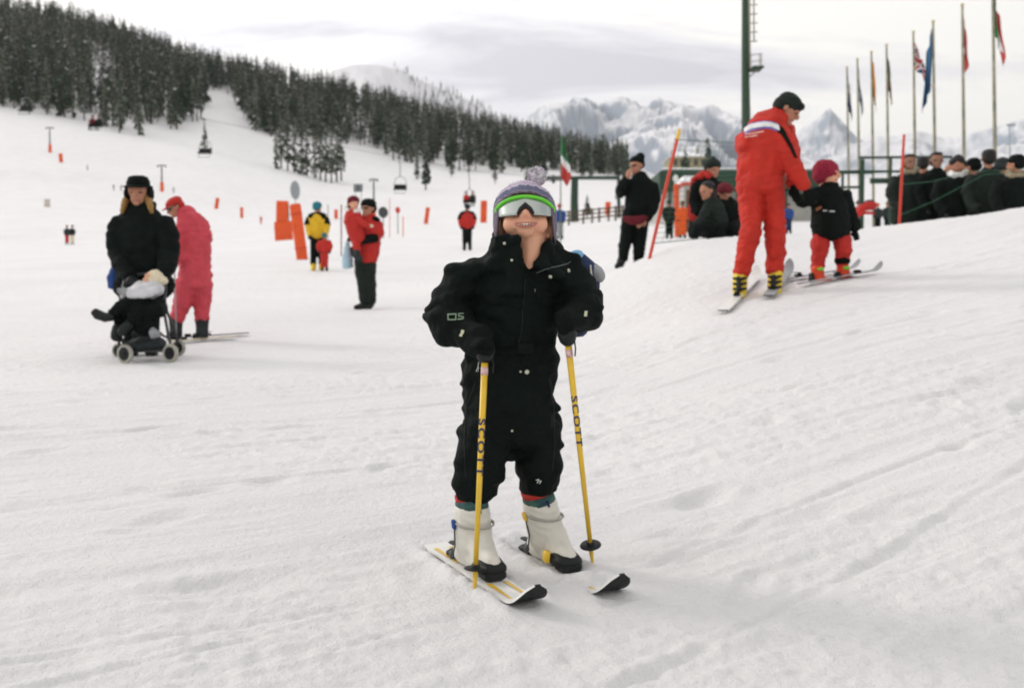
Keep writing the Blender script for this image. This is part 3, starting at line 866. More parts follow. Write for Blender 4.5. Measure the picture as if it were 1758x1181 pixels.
def pole(label, top, tip, M, r=.008, grip=BLKPLAST, basket=BLKPLAST, group=None, bas_r=.03, basz=.06, gl=.09):
    top = np.array(top, float); tip = np.array(tip, float); d = unit(tip - top)
    o = root('ski_pole', tip, label, 'ski pole', group)
    m = MB(); m.tube([top, tip - d * .04], [r, r * .7], n=12, round_=False); sh = part(o, 'shaft', m, M)
    m = MB(); m.tube([tip - d * .045, tip - d * .01, tip], [r * .75, r * .45, r * .2], n=8); part(o, 'point', m, STEEL if M is not YELPAINT else M)
    m = MB(); m.tube([top - d * gl, top - d * gl * .9, top - d * gl * .4, top], [r * 1.5, r * 1.9, r * 1.5, r * 1.9], n=10); m.tube([top - d * .004, top + d * .004], [r * 2.9, r * 2.6], n=14); part(o, 'grip', m, grip)
    b = tip - d * basz
    m = MB(); m.tube([b - d * .0022, b + d * .0010], [bas_r * .92, bas_r], n=18, round_=False)
    m.tube([b - d * .010, b + d * .006], [r * 1.3, r * 1.25], n=10, round_=False); part(o, 'basket', m, basket)
    return o, sh, d

# ------------------------------------------------------------------ the child in front
CHY = 2.68
ch = Fig('grinning small child in black ski suit, bobble hat and green-rimmed mirrored glasses', 880, CHY, base=hit(890, 985))
s0 = ch.s
SKD = unit(np.array([.461, -.888, 0])); SKS = np.array([SKD[1], -SKD[0], 0]) * -1      # along the skis, and to photo-right
SKS = np.array([.888, .461, 0])
suit = [
 ('L', [(893, 452, .01, 58, 50), (892, 480, 0, 78, 60), (888, 520, 0, 84, 64), (882, 560, 0, 82, 64), (876, 600, 0, 81, 62), (872, 640, 0, 83, 62), (872, 690, 0, 82, 62), (874, 735, .01, 80, 58)]),
 ('L', [(822, 466, .0, 32, 44), (796, 484, -.01, 34, 44), (778, 510, -.02, 34, 44), (768, 538, -.05, 35, 42), (783, 562, -.09, 33, 36), (808, 578, -.13, 27, 29), (828, 590, -.165, 23, 26), (836, 596, -.19, 18, 21)]),
 ('B', (788, 468, 0), (25, 21, 42)), ('B', (758, 506, -.02), (21, 20, 34)), ('B', (748, 540, -.04), (25, 17, 30), -10), ('B', (768, 576, -.08), (24, 20, 28), -25), ('B', (812, 458, 0), (16, 18, 40)),
 ('L', [(955, 472, .0, 32, 44), (988, 492, -.01, 36, 44), (1002, 514, -.02, 37, 42), (1002, 533, -.05, 37, 40), (990, 545, -.09, 30, 33), (976, 552, -.13, 23, 27), (970, 556, -.165, 18, 21)]),
 ('B', (1013, 528, -.04), (28, 23, 30)), ('B', (1004, 492, -.01), (22, 17, 34)), ('B', (1016, 548, -.06), (20, 14, 28), 15), ('B', (978, 556, -.10), (30, 13, 26), 10),
 ('L', [(836, 735, -.01, 50, 56), (834, 762, -.02, 44, 50), (828, 785, -.02, 42, 50), (820, 808, -.02, 44, 48), (818, 832, -.02, 41, 46), (822, 850, -.02, 38, 43)]),
 ('L', [(918, 732, .04, 48, 54), (924, 758, .05, 46, 50), (926, 780, .05, 42, 48), (924, 802, .05, 42, 46), (925, 820, .05, 40, 45), (926, 838, .05, 38, 45)]),
 ('B', (805, 737, 0), (24, 15, 40)), ('B', (803, 795, -.02), (25, 14, 40)), ('B', (848, 820, -.03), (19, 14, 34)), ('B', (944, 764, .04), (28, 17, 38)), ('B', (936, 700, .02), (30, 11, 40)), ('B', (905, 812, .05), (22, 13, 34)), ('B', (940, 812, .04), (25, 12, 34)),
 ('B', (877, 782, .0), (15, 11, 34)), ('B', (801, 829, -.02), (28, 17, 42)), ('B', (822, 846, -.03), (26, 11, 36)), ('B', (952, 800, .04), (17, 20, 34)), ('B', (815, 700, 0), (27, 12, 40)), ('B', (812, 660, 0), (26, 14, 42)),
 # collar: closed and standing on one side, open and folded on the other
 ('L', [(850, 407, -.04, 10, 34), (849, 430, -.03, 14, 38), (846, 455, -.01, 26, 44)]),
 ('L', [(863, 406, -.095, 17, 9), (861, 434, -.085, 22, 13), (862, 458, -.06, 34, 20)]),
 ('L', [(887, 406, -.108, 10, 8), (888, 434, -.100, 12, 10), (886, 456, -.09, 17, 14), (886, 500, -.085, 28, 18)]),
 ('L', [(852, 418, .03, 10, 20), (875, 420, .075, 14, 16), (915, 424, .08, 14, 16), (945, 430, .05, 12, 20)]),
 ('L', [(950, 424, .03, 8, 22), (953, 438, -.01, 17, 20), (950, 455, -.045, 30, 16), (940, 472, -.075, 34, 14)]),
 ('L', [(947, 412, -.03, 9, 18), (942, 426, -.062, 12, 14), (932, 443, -.088, 14, 10), (924, 462, -.10, 15, 10)]),
 ('L', [(958, 440, -.02, 16, 14), (978, 455, -.025, 24, 14), (992, 470, -.03, 18, 18)]),
]
so = ch.part('ski_suit', NAVYBLK, suit, vox=.0060, wr=(.95, 10.5), sm=2)
suit_geo = ch.last
sb = ch.bvh(suit_geo)
FACEX, FACEY, FH = 901, 382, 118
ch.head(FACEX, FACEY, -.01, FH, yaw=0, pitch=30, roll=1)
ch.heads = [('H', a, b_) for a, b_ in [
 ((0, -.02, .10), (.385, .45, .41)), ((0, .07, -.15), (.295, .30, .25)), ((.175, .20, -.17), (.145, .15, .15)), ((-.175, .20, -.17), (.145, .15, .15)),
 ((0, .30, -.22), (.19, .11, .15)), ((0, .255, -.34), (.12, .105, .070)), ((0, .455, -.165), (.060, .075, .052)), ((.045, .43, -.18), (.042, .05, .04)), ((-.045, .43, -.18), (.042, .05, .04)), ((0, .43, .01), (.04, .05, .10)),
 ((.365, -.02, -.10), (.05, .10, .14)), ((-.365, -.02, -.10), (.05, .10, .14)), ((.35, .0, -.23), (.045, .05, .06))]]
neck = [('L', [(907, 392, -.01, 33, 36), (913, 410, -.015, 28, 36), (915, 430, -.03, 22, 32), (912, 450, -.045, 20, 24), (905, 480, -.03, 26, 26)])]
hands_ = []
ch.inner = [q for q in ch.inner][:4]
bo = ch.body(SKINC, extra=neck, eyes=False, vox=.0036)
bo_geo = None
c_, sd_, fw_, up_, hh_ = ch.hd
# mouth: open grin with teeth
def arc(rad, u0, u1, n, lu, curve, fwv):
    q = []
    for i in range(n + 1):
        a = R(u0 + (u1 - u0) * i / n); k = math.sin(a)
        q.append(ch.hp((rad * math.sin(a), fwv + .06 * (math.cos(a) - 1), lu + curve * (abs(i / n - .5) * 2) ** 2)))
    return q
FWM = .408
m = MB(); m.tube(arc(.172, -72, 72, 16, -.300, .036, FWM + .010), [hh_ * q for q in [.006] + [.012] * 15 + [.006]], n=8); part(bo, 'upper_lip', m, LIP)
m = MB(); m.tube(arc(.168, -72, 72, 16, -.352, .092, FWM + .002), [hh_ * q for q in [.006] + [.016] * 15 + [.006]], n=8); part(bo, 'lower_lip', m, LIP)
m = MB(); m.tube(arc(.160, -70, 70, 14, -.325, .060, FWM - .002), [hh_ * q for q in [.008] + [.024] * 13 + [.008]], [hh_ * .012] * 15, n=8); part(bo, 'mouth', m, EYE)
for i in range(6):
    q = (i - 2.5) * .036
    m = MB(); m.box(ch.hp((q, FWM + .010 - abs(q) * .22, -.318 + abs(q) * .12)), hh_ * .034, hh_ * .02, hh_ * .030, (sd_, fw_, up_), bev=hh_ * .008); part(bo, 'tooth', m, TEETH)
# mirrored one-piece glasses
def shield(a, lu, rr=1.0):
    return ch.hp((.425 * rr * math.sin(a), .075 + .425 * rr * math.cos(a), lu))
LENS = bpy.data.materials.new('mirror_lens'); LENS.use_nodes = True
t = LENS.node_tree; b = t.nodes['Principled BSDF']; b.inputs['Metallic'].default_value = .75; b.inputs['Roughness'].default_value = .16
b.inputs['Base Color'].default_value = (.40, .435, .41, 1)
n = t.nodes.new('ShaderNodeTexNoise'); n.inputs['Scale'].default_value = 28; n.inputs['Detail'].default_value = 4
tcn = t.nodes.new('ShaderNodeTexCoord'); t.links.new(tcn.outputs['Object'], n.inputs['Vector'])
mr = t.nodes.new('ShaderNodeMapRange'); mr.inputs['To Min'].default_value = .10; mr.inputs['To Max'].default_value = .34
t.links.new(n.outputs[0], mr.inputs['Value']); t.links.new(mr.outputs[0], b.inputs['Roughness'])
GREENP = mat('bright_green_plastic', (.13, .62, .03), .35, .06, 20, .03, 40, spec=.5)
N = 40; AM = R(70); top_lu, bot_lu = .075, -.098
mb = MB(); rr = []
for i in range(N + 1):
    a = -AM + 2 * AM * i / N; side = abs(a) / AM
    bl_ = -.205 + .15 * side ** 2.0
    notch = max(0, 1 - abs(a) / R(16)); bl_ = bl_ + .17 * notch ** .8
    tp = top_lu - .02 * side ** 2.5
    rr.append([shield(a, bl_ + (tp - bl_) * k / 5, 1.0 - .035 * (1 - k / 5)) for k in range(6)])
vs = [q for r in rr for q in r]; fs = [(i * 6 + j, (i + 1) * 6 + j, (i + 1) * 6 + j + 1, i * 6 + j + 1) for i in range(N) for j in range(5)]
mb.add(vs, fs)
gl = lo = part(ch.o, 'sunglasses', mb, LENS)
md = lo.modifiers.new('t', 'SOLIDIFY'); md.thickness = .0018
mb = MB(); mb.tube([shield(-AM + 2 * AM * i / 30, top_lu + .012 - .02 * (abs(i / 15 - 1)) ** 2.5, 1.012) for i in range(31)], hh_ * .034, hh_ * .022, n=8, ref=up_)
part(gl, 'frame', mb, GREENP)
mb = MB()
mb.tube([shield(R(-14.5), -.18, 1.0), shield(R(-9), -.12, 1.02), shield(0, -.055, 1.03), shield(R(9), -.12, 1.02), shield(R(14.5), -.18, 1.0)], [hh_ * .020, hh_ * .034, hh_ * .046, hh_ * .034, hh_ * .020], hh_ * .026, n=8, ref=fw_)
part(gl, 'nose_pad', mb, BLKPLAST)
for sg in (-1, 1):
    mb = MB(); mb.tube([shield(sg * AM * .98, top_lu - .03, 1.01), ch.hp((sg * .42, .05, .02)), ch.hp((sg * .41, -.12, .0))], hh_ * .03, hh_ * .018, n=8)
    part(gl, 'temple_arm', mb, GREENP)
# hat: knitted, pulled down over the ears
HATM = bpy.data.materials.new('patterned_knit'); HATM.use_nodes = True
t = HATM.node_tree; b = t.nodes['Principled BSDF']; b.inputs['Roughness'].default_value = .95; b.inputs['Specular IOR Level'].default_value = .1
at = t.nodes.new('ShaderNodeAttribute'); at.attribute_name = 'band'
sp_ = t.nodes.new('ShaderNodeSeparateXYZ'); t.links.new(at.outputs['Vector'], sp_.inputs[0])
def mth(op, a=None, b_=None, **k):
    n = t.nodes.new('ShaderNodeMath'); n.operation = op
    for i, q in enumerate((a, b_)):
        if q is None: continue
        if isinstance(q, (int, float)): n.inputs[i].default_value = q
        else: t.links.new(q, n.inputs[i])
    return n.outputs[0]
zig = mth('MULTIPLY', mth('PINGPONG', mth('MULTIPLY', sp_.outputs[0], 46.0), 1.0), .045)
nzk = t.nodes.new('ShaderNodeTexNoise'); nzk.inputs['Scale'].default_value = 210; tcn = t.nodes.new('ShaderNodeTexCoord'); t.links.new(tcn.outputs['Object'], nzk.inputs['Vector'])
bandv = mth('ADD', mth('ADD', sp_.outputs[1], zig), mth('MULTIPLY', mth('SUBTRACT', nzk.outputs[0], .5), .12))
cr = t.nodes.new('ShaderNodeValToRGB'); cr.color_ramp.interpolation = 'LINEAR'
cols = [(0, (.52, .47, .55)), (.22, (.58, .52, .60)), (.32, (.42, .30, .42)), (.40, (.56, .52, .60)), (.47, (.11, .115, .19)), (.53, (.17, .18, .27)), (.59, (.10, .105, .17)), (.63, (.36, .30, .38)), (.68, (.18, .15, .20)), (.80, (.24, .20, .255)), (.92, (.17, .14, .185)), (1.0, (.21, .175, .22))]
el = cr.color_ramp.elements
el[0].position = 0; el[0].color = (*cols[0][1], 1); el[1].position = 1; el[1].color = (*cols[-1][1], 1)
for p_, c in cols[1:-1]: q = el.new(p_); q.color = (*c, 1)
t.links.new(bandv, cr.inputs[0]); t.links.new(cr.outputs[0], b.inputs['Base Color'])
wv = t.nodes.new('ShaderNodeTexVoronoi'); wv.inputs['Scale'].default_value = 230; t.links.new(tcn.outputs['Object'], wv.inputs['Vector'])
bpn = t.nodes.new('ShaderNodeBump'); bpn.inputs['Strength'].default_value = .9; bpn.inputs['Distance'].default_value = .004; t.links.new(wv.outputs[0], bpn.inputs['Height']); t.links.new(bpn.outputs[0], b.inputs['Normal'])
NA, NB = 72, 30; vs = []; band = []
for i in range(NB + 1):
    tt = i / NB
    for j in range(NA):
        ph = 2 * math.pi * j / NA              # 0 = forehead
        pw = ((ph + math.pi) % (2 * math.pi)) - math.pi
        fr_ = 1 / (1 + math.exp((abs(pw) - R(62)) / R(6)))     # 1 at the forehead
        lo_ = .155 * fr_ + (1 - fr_) * (-.36 + .10 * max(0, (abs(pw) - R(105)) / R(75)))
        th0 = math.acos(max(-.95, min(.95, (lo_ - .10) / .46)))
        th = .06 + (th0 - .06) * tt
        r_ = math.sin(th); lu = .10 + .46 * math.cos(th)
        bulge = 1 + .02 * math.sin(6 * tt * math.pi) * .5
        if lu < .1: r_ = 1 - .10 * ((.1 - lu) / .46) ** 2
        roll_ = .025 * max(0, (tt - .93) / .07); lu += .05 * (1 - tt)
        wob = 1 + .018 * math.sin(ph * 5 + 2 * tt) + .012 * math.sin(ph * 11 + 5 * tt)
        vs.append(ch.hp(((.425 + roll_) * r_ * math.sin(ph) * bulge * wob, -.02 + (.485 + roll_) * r_ * math.cos(ph) * bulge * wob, lu)))
        band.append((ph / 6.283, min(1, (.56 - lu) / .62) if True else tt, 0))
fs = [(i * NA + j, i * NA + (j + 1) % NA, (i + 1) * NA + (j + 1) % NA, (i + 1) * NA + j) for i in range(NB) for j in range(NA)] + [tuple(range(NA))]
hato = part(ch.o, 'knitted_hat', (np.array(vs), fs, None), HATM)
ba = hato.data.attributes.new('band', 'FLOAT_VECTOR', 'POINT'); ba.data.foreach_set('vector', np.array(band, np.float32).ravel())
md = hato.modifiers.new('t', 'SOLIDIFY'); md.thickness = .007; md.offset = -1
POMM = mat('lavender_yarn', (.62, .55, .64), .95, .22, 60, 1.0, 150, hue=(.90, .87, .91))
mb = MB(); pc = ch.p(922, 303, .05); rg = random.Random(4)
for _ in range(420):
    d = unit(np.array([rg.gauss(0, 1), rg.gauss(0, 1), rg.gauss(0, 1)])); e_ = unit(np.cross(d, (rg.random(), rg.random(), rg.random())))
    ln = hh_ * rg.uniform(.115, .155); w = hh_ * .014
    mb.add([pc + e_ * w, pc - e_ * w, pc + d * ln - e_ * w * 1.3, pc + d * ln + e_ * w * 1.3], [(0, 1, 2, 3)])
mb.ell(pc, (np.array([hh_ * .125, 0, 0]), np.array([0, hh_ * .125, 0]), np.array([0, 0, hh_ * .12])))
part(hato, 'bobble', mb, POMM)
mb = MB(); hv_ = [np.array(q) for q in vs]; cen = ch.hp((0, -.02, .05))
for _ in range(2600):                     # loose yarn fibres standing off the knit
    i = rg.randrange(NA * 4, len(hv_)); p0 = hv_[i] + np.array([rg.uniform(-1, 1) for _ in range(3)]) * .006; d = unit(unit(p0 - cen) + np.array([rg.uniform(-1, 1) for _ in range(3)]) * .8); e_ = unit(np.cross(d, (rg.random(), rg.random(), rg.random() - .5))) * .0005
    ln = rg.uniform(.003, .007); mb.add([p0 - e_, p0 + e_, p0 + d * ln + e_ * .4, p0 + d * ln - e_ * .4], [(0, 1, 2, 3)])
fz = part(hato, 'yarn_fuzz', mb, mat('mauve_fuzz', (.30, .24, .33), .95, .4, 60, 0)); fz['kind'] = 'stuff'
# hair showing beside the cheeks
rg = random.Random(9)
for sg in (-1, 1):
    mb = MB()
    for k in range(14):
        a = rg.uniform(.0, .16); z0 = rg.uniform(-.05, .08); l_ = rg.uniform(.24, .42)
        mb.tube([ch.hp((sg * (.365 - a * .2), .07 + a, z0)), ch.hp((sg * (.40 - a * .25), .06 + a * .9, z0 - l_ * .5)), ch.hp((sg * (.385 - a * .25 + rg.uniform(-.02, .02)), .02 + a * .7, z0 - l_))], [hh_ * .012, hh_ * .013, hh_ * .003], n=5)
    part(ch.o, 'hair', mb, HAIRB)
# undershirt, snaps, labels and zip pull
ch.decal('undershirt', ch.bvh((np.array([v.co for v in bo.data.vertices]) + rloc(ch.o), [tuple(p.vertices) for p in bo.data.polygons])), [((916, 452), (937, 446), (934, 466), (914, 468))], MAROON, off=.004, n=(8, 8))
def stud(x, y, r, M, nm='snap_button', par=so):
    cam_ = Vector((0, 0, CAMZ)); dr = (Vector(P(x, y, 1.)) - cam_).normalized()
    h, nn, _, _ = sb.ray_cast(cam_, dr)
    if h is None: return
    nn = np.array(nn) * (1 if nn.dot(dr) < 0 else -1); h = np.array(h)
    mb = MB(); mb.tube([h - nn * .002, h + nn * .0022, h + nn * .0035], [r * s0, r * s0, r * s0 * .6], n=12, round_=False); part(par, nm, mb, M)
SNAP = mat('snap_metal', (.55, .55, .44), .35, .15, 60, .05, 60, metal=.3)
for x, y, r in ((976, 465, 3.6), (945, 475, 3.4), (915.5, 498.5, 3.8), (907.5, 577, 3.6), (904.5, 638.5, 4.0), (893.5, 638, 2.0), (866, 418, 2.6), (879, 447, 2.2), (879, 739, 2.0)): stud(x, y, r, SNAP)
LABELM = mat('cream_label', (.50, .50, .36), .7, .1, 40, .1, 60)
ch.decal('sleeve_tag', sb, [((792, 567), (798, 567), (796, 574), (791, 574)), ((790, 573), (795, 573), (794, 578), (789, 577)), ((1003, 534), (1008, 534), (1007, 544), (1002, 544))], LABELM, par=so, n=(3, 3))
INK = mat('printed_logo', (.20, .27, .19), .7, .1, 40, 0)
def strokes(segs, w):
    o = []
    for (x0, y0), (x1, y1) in segs:
        d = unit(np.array([x1 - x0, y1 - y0])) ; n_ = np.array([-d[1], d[0]]) * w / 2; a = np.array([x0, y0]) - d * w / 2; b_ = np.array([x1, y1]) + d * w / 2
        o.append((a + n_, b_ + n_, b_ - n_, a - n_))
    return o
D_ = [((769.5, 540.5), (782, 540)), ((782.5, 540), (782.8, 548.8)), ((782, 549), (770, 549)), ((769.5, 541), (770, 549))]
S_ = [((794.5, 539.2), (787.5, 539.6)), ((786.8, 540), (787.4, 543.4)), ((788, 543.8), (793.8, 544.6)), ((795, 545.2), (795, 547.6)), ((794, 548.4), (786.5, 548.6))]
ch.decal('sleeve_lettering', sb, strokes(D_ + S_, 1.9), INK, par=so, n=(4, 2), off=.0022)
WHT = mat('white_thread', (.62, .63, .60), .7, .1, 40, 0)
ch.decal('trouser_logo', sb, strokes([((921, 823), (925, 822)), ((925, 822), (923, 828)), ((927, 825), (929, 825)), ((928, 826), (927, 829))], 1.6), WHT, par=so, n=(3, 2))
mb = MB()
zp = [np.array(sb.ray_cast(Vector((0, 0, CAMZ)), (Vector(P(x, y, 1.)) - Vector((0, 0, CAMZ))).normalized())[0]) for x, y in ((822, 622), (821, 630), (818, 637), (821, 638), (822, 630))]
mb.tube([q - np.array([0, .004, 0]) for q in zp], .0014, n=6); part(so, 'zip_pull', mb, STEEL)
# placket, seams, pocket flaps and belt
SEAM = mat('seam_thread', (.012, .017, .016), .8, .2, 60, 0)
def strip(pts, w):
    o = []
    for a, b_ in zip(pts[:-1], pts[1:]):
        a = np.array(a, float); b_ = np.array(b_, float); d = unit(b_ - a); n_ = np.array([-d[1], d[0]]) * w / 2
        o.append((a + n_, b_ + n_, b_ - n_, a - n_))
    return o
ch.decal('placket', sb, strip([(908, 478), (907, 520), (904, 560), (901, 590)], 17), NAVYBLK, off=.005, par=so, n=(10, 4))
ch.decal('seam', sb, strip([(899.5, 478), (898.5, 520), (895.5, 560), (892.5, 590)], 1.0), SEAM, off=.0062, par=so, n=(10, 1))
ch.decal('collar_seam', sb, strip([(921, 468), (935, 462), (955, 459), (972, 454), (980, 449)], 1.5), mat('pale_thread', (.10, .12, .11), .8, .2, 60, 0), off=.002, par=so, n=(6, 1))
for a, b_ in (((832, 512), (872, 516)), ((930, 520), (966, 514))): ch.decal('pocket_flap', sb, strip([a, b_], 12), NAVYBLK, off=.005, par=so, n=(10, 4))
ch.decal('belt', sb, strip([(800, 601), (830, 604), (870, 603), (915, 599), (952, 594)], 11), NAVYBLK, off=.003, par=so, n=(10, 3))
mb = MB(); hb = sb.ray_cast(Vector((0, 0, CAMZ)), (Vector(P(902, 598, 1.)) - Vector((0, 0, CAMZ))).normalized())[0]
mb.box(np.array(hb) + np.array([0, -.006, 0]), 27 * s0, .008, 19 * s0, bev=.003); part(so, 'belt_buckle', mb, BLACK, auto=40)
for pts in ([(818, 655), (800, 700), (797, 760), (800, 820)], [(942, 650), (950, 700), (952, 760), (948, 808)]): ch.decal('leg_seam', sb, strip(pts, 1.2), SEAM, off=.002, par=so, n=(10, 1))
# rucksack peeping out behind one shoulder
bk = root('backpack', ch.p(1000, 600, .22), 'navy, light blue and grey bundle behind the small child\'s shoulder', 'backpack')
ROOT[bk.name] = np.array(bk.location)
_o = ch.o; ch.o = bk
ch.part('bag_body', DKBLUE, [('L', [(985, 452, .10, 22, 26), (1005, 462, .13, 26, 30), (1000, 500, .15, 34, 34), (975, 560, .15, 44, 36)])], vox=.006, inner=False)
ch.part('top_flap', SKYBLUE, [('B', (984, 440, .09), (17, 9, 20), 8)], vox=.005, inner=False)
ch.part('side_pocket', GREYF, [('B', (1024, 469, .12), (14, 20, 22), 25)], vox=.005, inner=False)
ch.part('strap', WHITEP, [('L', [(1013, 455, .085, 2.5), (1016, 475, .08, 2.5), (1018, 494, .085, 2.5)])], vox=.004, wr=(0, 1), inner=False)
ch.o = _o
# boots, socks, skis
tailL = np.array([-.257, 2.87]); bendL = np.array([-.0056, 2.387]); dL = unit(np.append(bendL - tailL, 0))[:2]; pL = np.array([-dL[1], dL[0]]) * 1.0
pL = np.array([.888, .461])
def gp(q, lift=0): return np.array([q[0], q[1], gz(q[0], q[1]) + lift])
W_ = .080
tL = gp(tailL + pL * W_ / 2); fL = gp(bendL + dL * .095 + pL * W_ / 2)
bootL = tailL + dL * .275 + pL * W_ / 2
bR = np.array([.205, 2.474]); tR_ = bR - dL * .56
tRr = gp(tR_ + pL * W_ / 2, -.022); fR = gp(bR + dL * .095 + pL * W_ / 2, -.006)
bootR = bR - dL * .285 + pL * W_ / 2
BINDY = BLKPLAST
ski('white and yellow child\'s ski on the photo-left, black upturned tip nearest the camera', tL, fL, .3, top=WHITEG, w=W_, curl=.050, tipl=.135, stripe=YELPAINT, boot=bootL, lift=.004)
ski('white and yellow child\'s ski on the photo-right, half buried with its black tip sticking out', tRr, fR, .3, top=WHITEG, w=W_, curl=.050, tipl=.135, stripe=YELPAINT, boot=bootR, lift=.004)
def kid_boot(c, zb, lean, topxy, nm):
    """white rear-entry ski boot: c = centre of the sole on the ski"""
    f = np.array([dL[0], dL[1], 0]); s_ = np.array([pL[0], pL[1], 0]); up = np.array([0, 0, 1.])
    c = np.array([c[0], c[1], zb]); topp = np.array(topxy)
    mb = MB()
    mb.tube([c - f * .070 + up * .030, c - f * .02 + up * .034, c + f * .045 + up * .030, c + f * .090 + up * .022], [.040, .045, .047, .038], [.036, .036, .034, .026], n=14, ref=s_)
    a0 = c - f * .035 + up * .05
    mid = a0 * .5 + topp * .5 + f * .006
    mb.tube([a0, a0 * .72 + mid * .28 + f * .012, mid, topp - unit(topp - mid) * .012, topp], [.047, .052, .051, .048, .046], [.060, .058, .054, .050, .048], n=16, ref=f, capf=.1)
    mb.tube([c + f * .06 + up * .03, c + f * .01 + up * .075, mid + f * .008], [.034, .038, .036], n=12, ref=s_)
    co, no, fs = remesh(mb, .0042, 3)
    h = (co - c) @ up; ff = (co - c) @ f
    ridge = np.sin((h * .9 + ff * .55) * 300) * np.clip((h - .06) / .03, 0, 1) * np.clip((.17 - h) / .03, 0, 1) * np.clip((ff + .02) / .03, 0, 1)
    co = co + no * (ridge * .0013)[:, None]
    low = co[:, 2] < zb; co[low, 2] = zb
    o = part(ch.o, 'ski_boot', (co, fs, None), WHITEP)
    return o, c, f, s_, up, topp
zL = tL[2] * .5 + fL[2] * .5 + .004 + .011; zR = tRr[2] * .5 + fR[2] * .5 + .004 + .011
tpL = P(810, 866, 2.655); tpR = P(925, 856, 2.735)
for (c, zb, tp, nm, red) in ((bootL, zL + .006, tpL, 'l', 0), (bootR, zR + .006, tpR, 'r', 1)):
    o, c3, f, s_, up, tp = kid_boot(c, zb, 0, tp, nm)
    ax = unit(tp - (c3 + up * .06))
    mb = MB(); mb.tube([tp - ax * .012, tp + ax * .012], [.0445, .044], [.048, .047], n=18, ref=f, round_=False); part(o, 'liner_cuff', mb, mat('blue_green_liner', (.035, .085, .12), .8, .4, 40, .4, 70, hue=(.05, .12, .09)))
    mb = MB(); mb.tube([tp + ax * .008, tp + ax * .030], [.042, .043], [.046, .047], n=18, ref=f, round_=False); part(ch.o, 'sock', mb, mat('red_sock', (.42, .035, .025), .9, .2, 40, .4, 80))
    # buckle and wire on the outer side, cuff strap, rear lever
    q = tp - ax * .05 - s_ * .054 - f * .012
    mb = MB(); mb.box(q, .016, .010, .026, (f, s_, ax), bev=.003); part(o, 'buckle', mb, BLUEF if nm == 'l' else YELPAINT)
    mb = MB(); mb.tube([q - ax * .01, q - ax * .055 - s_ * .004, c3 - s_ * .054 - f * .035 + up * .03], .0022, n=6); mb.ell(c3 - s_ * .056 - f * .04 + up * .03, (f * .012, s_ * .006, up * .012)); part(o, 'buckle_wire', mb, DKSTEEL)
    mb = MB(); pts = []
    for i in range(13):
        a = R(-150 + 25 * i); pts.append(tp - ax * (.048 + .006 * math.cos(a)) + f * .0560 * math.cos(a) + s_ * .0525 * math.sin(a))
    mb.tube(pts, .0018, .0045, n=6, ref=ax); part(o, 'cuff_strap', mb, mat('grey_strap', (.34, .33, .30), .6, .1, 40, .1, 60))
    mb = MB(); mb.box(tp + f * .049 - ax * .006, .006, .007, .020, (f, s_, ax), bev=.002); part(o, 'front_clip', mb, DKBLUE)
    if red: mb = MB(); mb.box(c3 + f * .055 - s_ * .046 + up * .028, .028, .014, .034, (f, s_, up), bev=.004); part(o, 'toe_clip', mb, YELPAINT)
    # black toe shell with snow on it
    mb = MB(); mb.tube([c3 + f * .066 + up * .021, c3 + f * .100 + up * .018], [.027, .022], [.045, .039], n=14, ref=s_); part(o, 'toe_cap', mb, BLKPLAST)
    mb = MB(); mb.ell(c3 + f * .085 + s_ * .010 + up * .040, (f * .016, s_ * .014, up * .006)); part(o, 'snow_patch', mb, TSNOW)
# poles and gloves
topLp, tipLp = ch.p(833, 606, -.17), hit(814.5, 1020)
topRp, tipRp = ch.p(974, 577, -.14), hit(1017.5, 970)
tipLp[2] -= .0; 
BLUEINK = mat('navy_print', (.03, .035, .09), .5, .1, 40, 0)
def pole_text(o, sh, top, tip, y0m, ln, r):
    d = unit(np.array(tip) - np.array(top)); tow = np.array([0, -1., .05]); tow = unit(tow - d * np.dot(tow, d)); sd = np.cross(tow, d)
    if sd[0] < 0: sd = -sd
    cu = bpy.data.curves.new('txt', 'FONT'); cu.body = 'SCOTT'; cu.size = 1.0; cu.space_character = 1.25; cu.offset = .025
    to = bpy.data.objects.new('txt', cu); COL.objects.link(to); me = to.to_mesh()
    v = [np.array(q.co) for q in me.vertices]; f = [(p.vertices[0], p.vertices[i], p.vertices[i + 1]) for p in me.polygons for i in range(1, len(p.vertices) - 1)]; to.to_mesh_clear(); bpy.data.objects.remove(to)
    for _ in range(3):                       # finer triangles so that the print follows the round shaft
        mid = {}; nf = []
        def mp_(i, j):
            k = (min(i, j), max(i, j))
            if k not in mid: mid[k] = len(v); v.append((v[i] + v[j]) / 2)
            return mid[k]
        for a, b_, c in f:
            x, y, z = mp_(a, b_), mp_(b_, c), mp_(c, a); nf += [(a, x, z), (x, b_, y), (z, y, c), (x, y, z)]
        f = nf
    v = np.array(v)
    v[:, 0] -= v[:, 0].min(); v[:, 1] -= v[:, 1].min(); L0 = v[:, 0].max(); H0 = v[:, 1].max()
    along = v[:, 0] / L0 * ln; ac = (v[:, 1] / H0 - .5) * r * 2.3; a = ac / r; rr = r * 1.06
    w = np.array(top) + d * (y0m + along)[:, None] + tow * (rr * np.cos(a))[:, None] + sd * (rr * np.sin(a))[:, None]
    part(sh, 'lettering', (w, f, None), BLUEINK, False)
